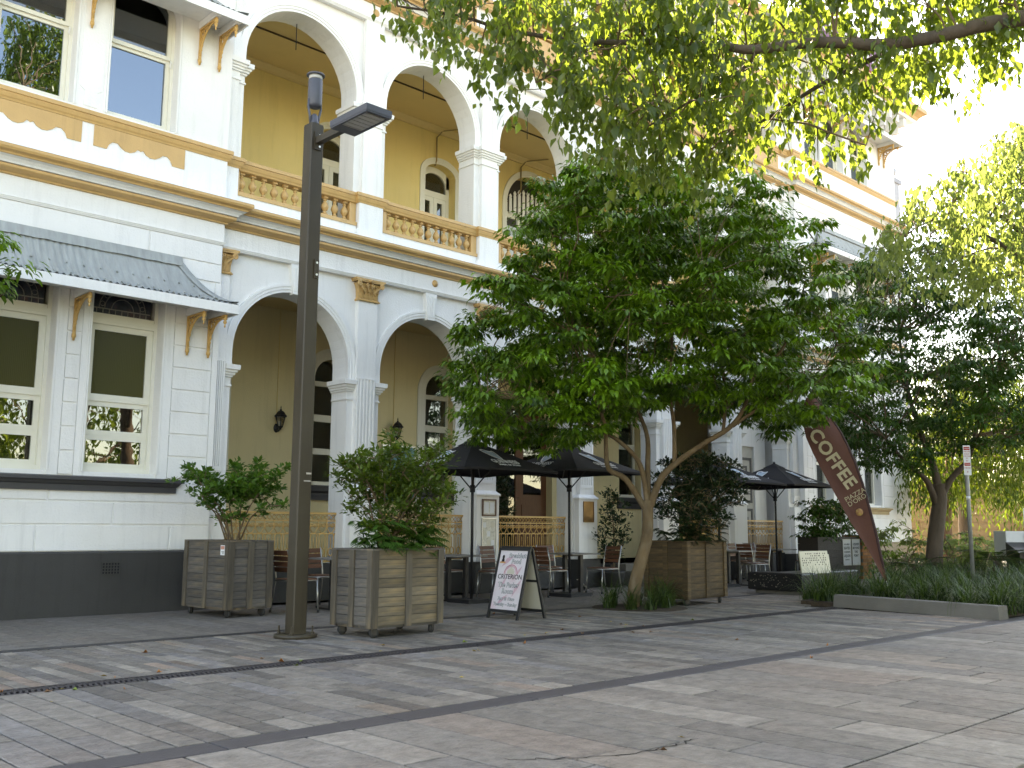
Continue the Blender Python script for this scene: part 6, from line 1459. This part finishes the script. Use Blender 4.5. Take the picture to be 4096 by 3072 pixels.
# ------------------------------------------------------------------ feather banner
fl = thing('feather_banner', 'tall leaning maroon coffee banner rising out of the grass bed', 'banner', (16.23, 7.8, 0), 0, world=True)
dF = 16.87
M_BANNER = surf('maroon_banner_cloth', (.115, .045, .033), .75, .12, 2, .2, 20); M_BANNERTXT = surf('pale_banner_print', (.42, .37, .25), .7); M_SLEEVE = surf('dark_sleeve', (.05, .022, .022), .7)
Ledge = [(6.26,.36),(6.0,.89),(5.74,1.31),(5.53,1.72),(5.32,2.12),(5.14,2.49),(5.03,2.76),(4.99,2.98),(4.96,3.19),(5.06,3.45)]      # metres sideways, metres up
Redge = [(6.29,.36),(6.23,.73),(6.16,1.16),(6.07,1.58),(5.98,1.98),(5.87,2.34),(5.77,2.6),(5.66,2.85),(5.5,3.11),(5.25,3.45)]
mb = MB(); v = []; m_ = 6
for i, (a, b) in enumerate(zip(Ledge, Redge)):
    for k in range(m_+1):
        t_ = k/m_; s_, z_ = a[0]+(b[0]-a[0])*t_, a[1]+(b[1]-a[1])*t_
        v.append(tuple(W3(s_, dF+.05*math.sin(PI*t_)*math.sin(i*.6)+.012*i*t_, z_)))
n_ = len(Ledge); mb.add(v, [(i*(m_+1)+k, i*(m_+1)+k+1, (i+1)*(m_+1)+k+1, (i+1)*(m_+1)+k) for i in range(n_-1) for k in range(m_)], True)
cl = mb.build('banner_cloth', M_BANNER, fl)
sv = MB().tube([W3(x_, dF+.02+.012*i, y_) for i, (x_, y_) in enumerate(Redge)], [.012]+[.03]*8+[.02], 8); sv.build('pole_sleeve', M_SLEEVE, fl)
MB().tube([W3(6.34, dF, -.05), W3(6.29, dF+.02, .36)], .012, 6).build('ground_pole', M_ALU, fl)
def bt(txt, x, y, size, ang, mat, **k):
    s_, z_ = x, y; a = math.radians(ang); xd = RGT*math.cos(a)+UP*math.sin(a); up_ = -RGT*math.sin(a)+UP*math.cos(a); o = W3(s_, dF-.075, z_)
    return lettering(txt, size, mat, cl, frame3(o, xd, up_), depth=.001, **k)
bt('COFFEE', 5.44, 2.40, .31, -56, M_BANNERTXT, bold=.03, space=1.08)
bt('PIAZZA', 5.80, 1.79, .115, 29, M_BANNERTXT, bold=.0); bt("D'ORO", 5.83, 1.70, .11, 29, M_BANNERTXT, bold=.0)
s_, z_ = 5.86, 1.50; MB().lathe([(0, 0), (.062, 0), (.062, .003), (0, .004)], 0, 0, 18).build('round_emblem', surf('emblem_orange', (.35, .18, .07), .6, .3, 12, 0, tint=(.45, .36, .12), tfac=.9, tscale=14), cl).matrix_local = frame3(W3(s_, dF-.075, z_), RGT, UP)

# ------------------------------------------------------------------ parking sign
ps = thing('parking_sign', 'white and red parking sign on a grey pole in the grass bed', 'sign', (18.49, 7.26, 0), math.atan2(FWD.y, FWD.x)-PI/2)
MB().lathe([(.035, -.05), (.035, 2.62), (.03, 2.63)], 0, 0, 12).build('pole', surf('galvanised_pole', (.30, .31, .31), .5, .15, 6, .1, metal=.4), ps)
MB().lathe([(.0365, 1.76), (.0365, 1.82)], 0, 0, 12).build('pole_band', M_PRINT, ps)
sp_ = MB().box(-.065, .065, -.045, -.039, 2.2, 2.74).build('sign_plate', M_PRINT, ps)
M_SIGNRED = surf('sign_red', (.42, .03, .025), .5)
for z0, z1 in ((2.655, 2.715), (2.37, 2.425)): MB().box(-.055, .055, -.0475, -.0455, z0, z1).build('red_panel', M_SIGNRED, sp_)
for tx, z_, sz, mt in (('LOADING', 2.685, .026, M_PRINT), ('9:00-4:00', 2.625, .03, M_SIGNRED), ('MON-FRI', 2.583, .024, M_SIGNRED), ('9:00-12:00', 2.545, .028, M_SIGNRED), ('SAT', 2.507, .024, M_SIGNRED), ('\u2190', 2.46, .05, M_SIGNRED), ('TAXI ZONE', 2.398, .024, M_PRINT), ('9:00-7:00', 2.33, .03, M_SIGNRED), ('\u2190', 2.26, .05, M_SIGNRED)):
    lettering(tx, sz, mt, sp_, frame3((0, -.0482, z_), (1, 0, 0), (0, 0, 1)), depth=.0004, bold=.01)

# ------------------------------------------------------------------ black and white plinth at the right edge, prohibition sign
ip = thing('information_plinth', 'black sloping information plinth with a white block, far right edge', 'plinth', W3(11.55, 22.6, 0), math.atan2(FWD.y, FWD.x)-PI/2)
MB().yz([(-.3, 0), (.3, 0), (.3, .95), (-.3, .72)], -.25, .55).build('black_body', M_BLACKP, ip)
wb_ = MB().box(-.22, .7, .32, .9, .55, 1.2).build('white_block', M_PRINT, ip); MB().box(.2, .68, .29, .318, .95, 1.16).build('name_plate', M_BLACK, wb_)
lettering('The C', .1, M_PRINT, wb_, frame3((.38, .287, 1.055), (1, 0, 0), (0, 0, 1)), depth=.001)
ns = thing('prohibition_sign', 'white sign with a red ring on a thin post at the right edge', 'sign', W3(12.6, 24.2, 0), math.atan2(FWD.y, FWD.x)-PI/2)
MB().lathe([(.025, -.05), (.025, 1.75)], 0, 0, 8).build('post', M_STEEL, ns); o = MB().box(-.2, .2, -.035, -.028, 1.28, 1.75).build('sign_plate', M_PRINT, ns)
MB().ring((0, -.04, 1.5), .14, .02, 'y', 24, 4).build('red_ring', M_SIGNRED, o); MB().tube([(-.1, -.04, 1.4), (.1, -.04, 1.6)], .016, 4).build('red_bar', M_SIGNRED, o)

# ------------------------------------------------------------------ far buildings
M_SAND = surf('brown_sandstone', (.26, .165, .075), .85, .25, 1.5, .4, 8, stretch=(1, 1, 4), tint=(.16, .10, .05), tfac=.5)
sbd = thing('sandstone_building', 'low brown sandstone building beyond the weeping trees', 'building', W3(19, 46, 0), math.atan2(FWD.y, FWD.x)-PI/2)
MB().box(-6.5, 12, 0, 8, -.05, 3.2).build('wall', M_SAND, sbd); MB().box(-6.7, 12.2, -.12, 8, 3.2, 3.45).build('coping', M_SAND, sbd)
stone = MB().box(-.44, .44, -.03, .02, 0, .28).mesh('stone_block'); stone.materials.append(M_SAND)
for r_ in range(10):
    for k in range(17): place('stone_block', stone, None, sbd, (-6.05+k*.9+(r_ % 2)*.45, 0, .05+r_*.31))
o = MB().lathe([(.32, 0), (.32, .2), (.25, .25), (.23, 2.7), (.3, 2.8), (.32, 3.0)], 4.8, -.5, 14).build('column', surf('pale_stone', (.45, .36, .24), .8), sbd)
gt = thing('grey_tower', 'grey rounded turret with moulded cap above the far building end', 'tower', W3(24.2, 62, 0), 0)
MB().lathe([(.5, -.1), (.5, 23.0), (.56, 23.05), (.56, 23.2), (.5, 23.25), (.5, 24.0), (.62, 24.1), (.75, 24.15), (.78, 24.4), (.2, 24.45)], 0, 0, 20).build('turret', surf('blue_grey_stone', (.30, .33, .38), .8), gt)
MB().box(.45, 1.5, -.3, 1.2, -.1, 23.8).build('wall', surf('grey_wall', (.33, .35, .39), .8), gt); MB().box(.42, 1.7, -.4, 1.2, 23.8, 24.1).build('cornice', surf('grey_cornice', (.27, .29, .33), .8), gt)

# ------------------------------------------------------------------ magpie-lark under the cafe tables
bd_ = thing('bird', 'small black and white bird standing beneath the cafe chairs', 'bird', (14.15, 12.75, 0), math.radians(150))
secs = [(.118, .245, .002, .002), (.10, .247, .006, .006), (.085, .25, .012, .012), (.07, .255, .021, .024), (.05, .258, .026, .028), (.035, .245, .024, .027), (.022, .222, .025, .028), (.01, .195, .034, .038), (-.01, .165, .045, .048), (-.035, .14, .049, .05), (-.06, .12, .043, .043), (-.085, .10, .031, .028), (-.11, .085, .022, .014), (-.15, .06, .024, .007), (-.21, .028, .028, .005), (-.225, .02, .022, .003)]
mb = MB(); n = 12; v = []; cc = []
for k, (x_, z_, ry, rz_) in enumerate(secs):
    tl = math.radians(35 if k > 6 else 0)
    for i in range(n):
        q = 2*PI*i/n; v.append((x_+rz_*math.sin(q)*math.sin(tl), ry*math.cos(q), z_+rz_*math.sin(q)*math.cos(tl)))
        w_ = k <= 2 or (5 <= k <= 10 and math.sin(q) < -.1) or (k in (7, 8, 9, 10) and abs(math.cos(q)) > .86 and math.sin(q) < .45) or (k == 4 and abs(math.cos(q)) > .8)
        cc.append((.75, .74, .70, 1) if w_ else (.012, .012, .014, 1))
mb.add(v, [(k*n+i, k*n+(i+1) % n, (k+1)*n+(i+1) % n, (k+1)*n+i) for k in range(len(secs)-1) for i in range(n)], True)
for s_ in (-1, 1):
    n0 = len(mb.v); mb.tube([(-.03, s_*.022, .12), (-.035, s_*.024, .07), (-.02, s_*.024, .035), (-.022, s_*.024, .003), (.02, s_*.026, .003)], [.014, .007, .004, .004, .002], 6); cc += [(.012, .012, .014, 1)]*(len(mb.v)-n0)
mb.c = cc; mb.build('body', surf('bird_plumage', (.1, .1, .1), .6, .1, 30, 0, attr=True), bd_)

# ------------------------------------------------------------------ fallen leaves
M_LEAFS = [surf('dry_yellow_leaf', (.42, .30, .08), .6, .2, 20, 0), surf('dry_brown_leaf', (.20, .10, .045), .7, .2, 20, 0), surf('green_fallen_leaf', (.18, .24, .04), .6, .2, 20, 0), surf('orange_fallen_leaf', (.42, .16, .04), .6, .2, 20, 0)]
lm_ = []
for k in range(4):
    mb = MB(); c_ = .012+.008*k; mb.add([(0, 0, .004), (.03, .016, .008+c_), (.035, 0, .004), (.03, -.016, .006+c_*.5), (.055, .008, .01), (.055, -.009, .006), (.08, 0, .012+c_*.4)], [(0, 2, 1), (0, 3, 2), (1, 2, 4), (2, 3, 5), (4, 2, 6), (2, 5, 6)], True); me = mb.mesh('fallen_leaf'); me.materials.append(M_LEAFS[k]); lm_.append(me)
rf = random.Random(5)
NAMES = ['dry yellow leaf lying on the paving', 'dry brown leaf lying on the paving', 'green fallen leaf lying on the paving', 'orange fallen leaf lying on the paving']
for k in range(46):
    if k < 30: x_, y_ = rf.uniform(2.2, 10), rf.uniform(7.4, 8.3)
    else: x_, y_ = rf.uniform(2.5, 13), rf.uniform(3.2, 10.6)
    fd = x_*FWD.x+y_*FWD.y; s_ = x_*RGT.x+y_*RGT.y
    if abs(s_) > .55*fd or fd < 5.4: continue
    i = rf.choices(range(4), [4, 5, 1.2, 2])[0]; o = place('fallen_leaf', lm_[i], None, None, (x_, y_, .002), (0, 0, rf.uniform(0, 6.28)), (1, 1, 1)); q = rf.uniform(.55, .95); o.scale = (q, q, q)
    tag(o, NAMES[i], 'leaf', ('yellow', 'brown', 'green', 'orange')[i]+' fallen leaves')
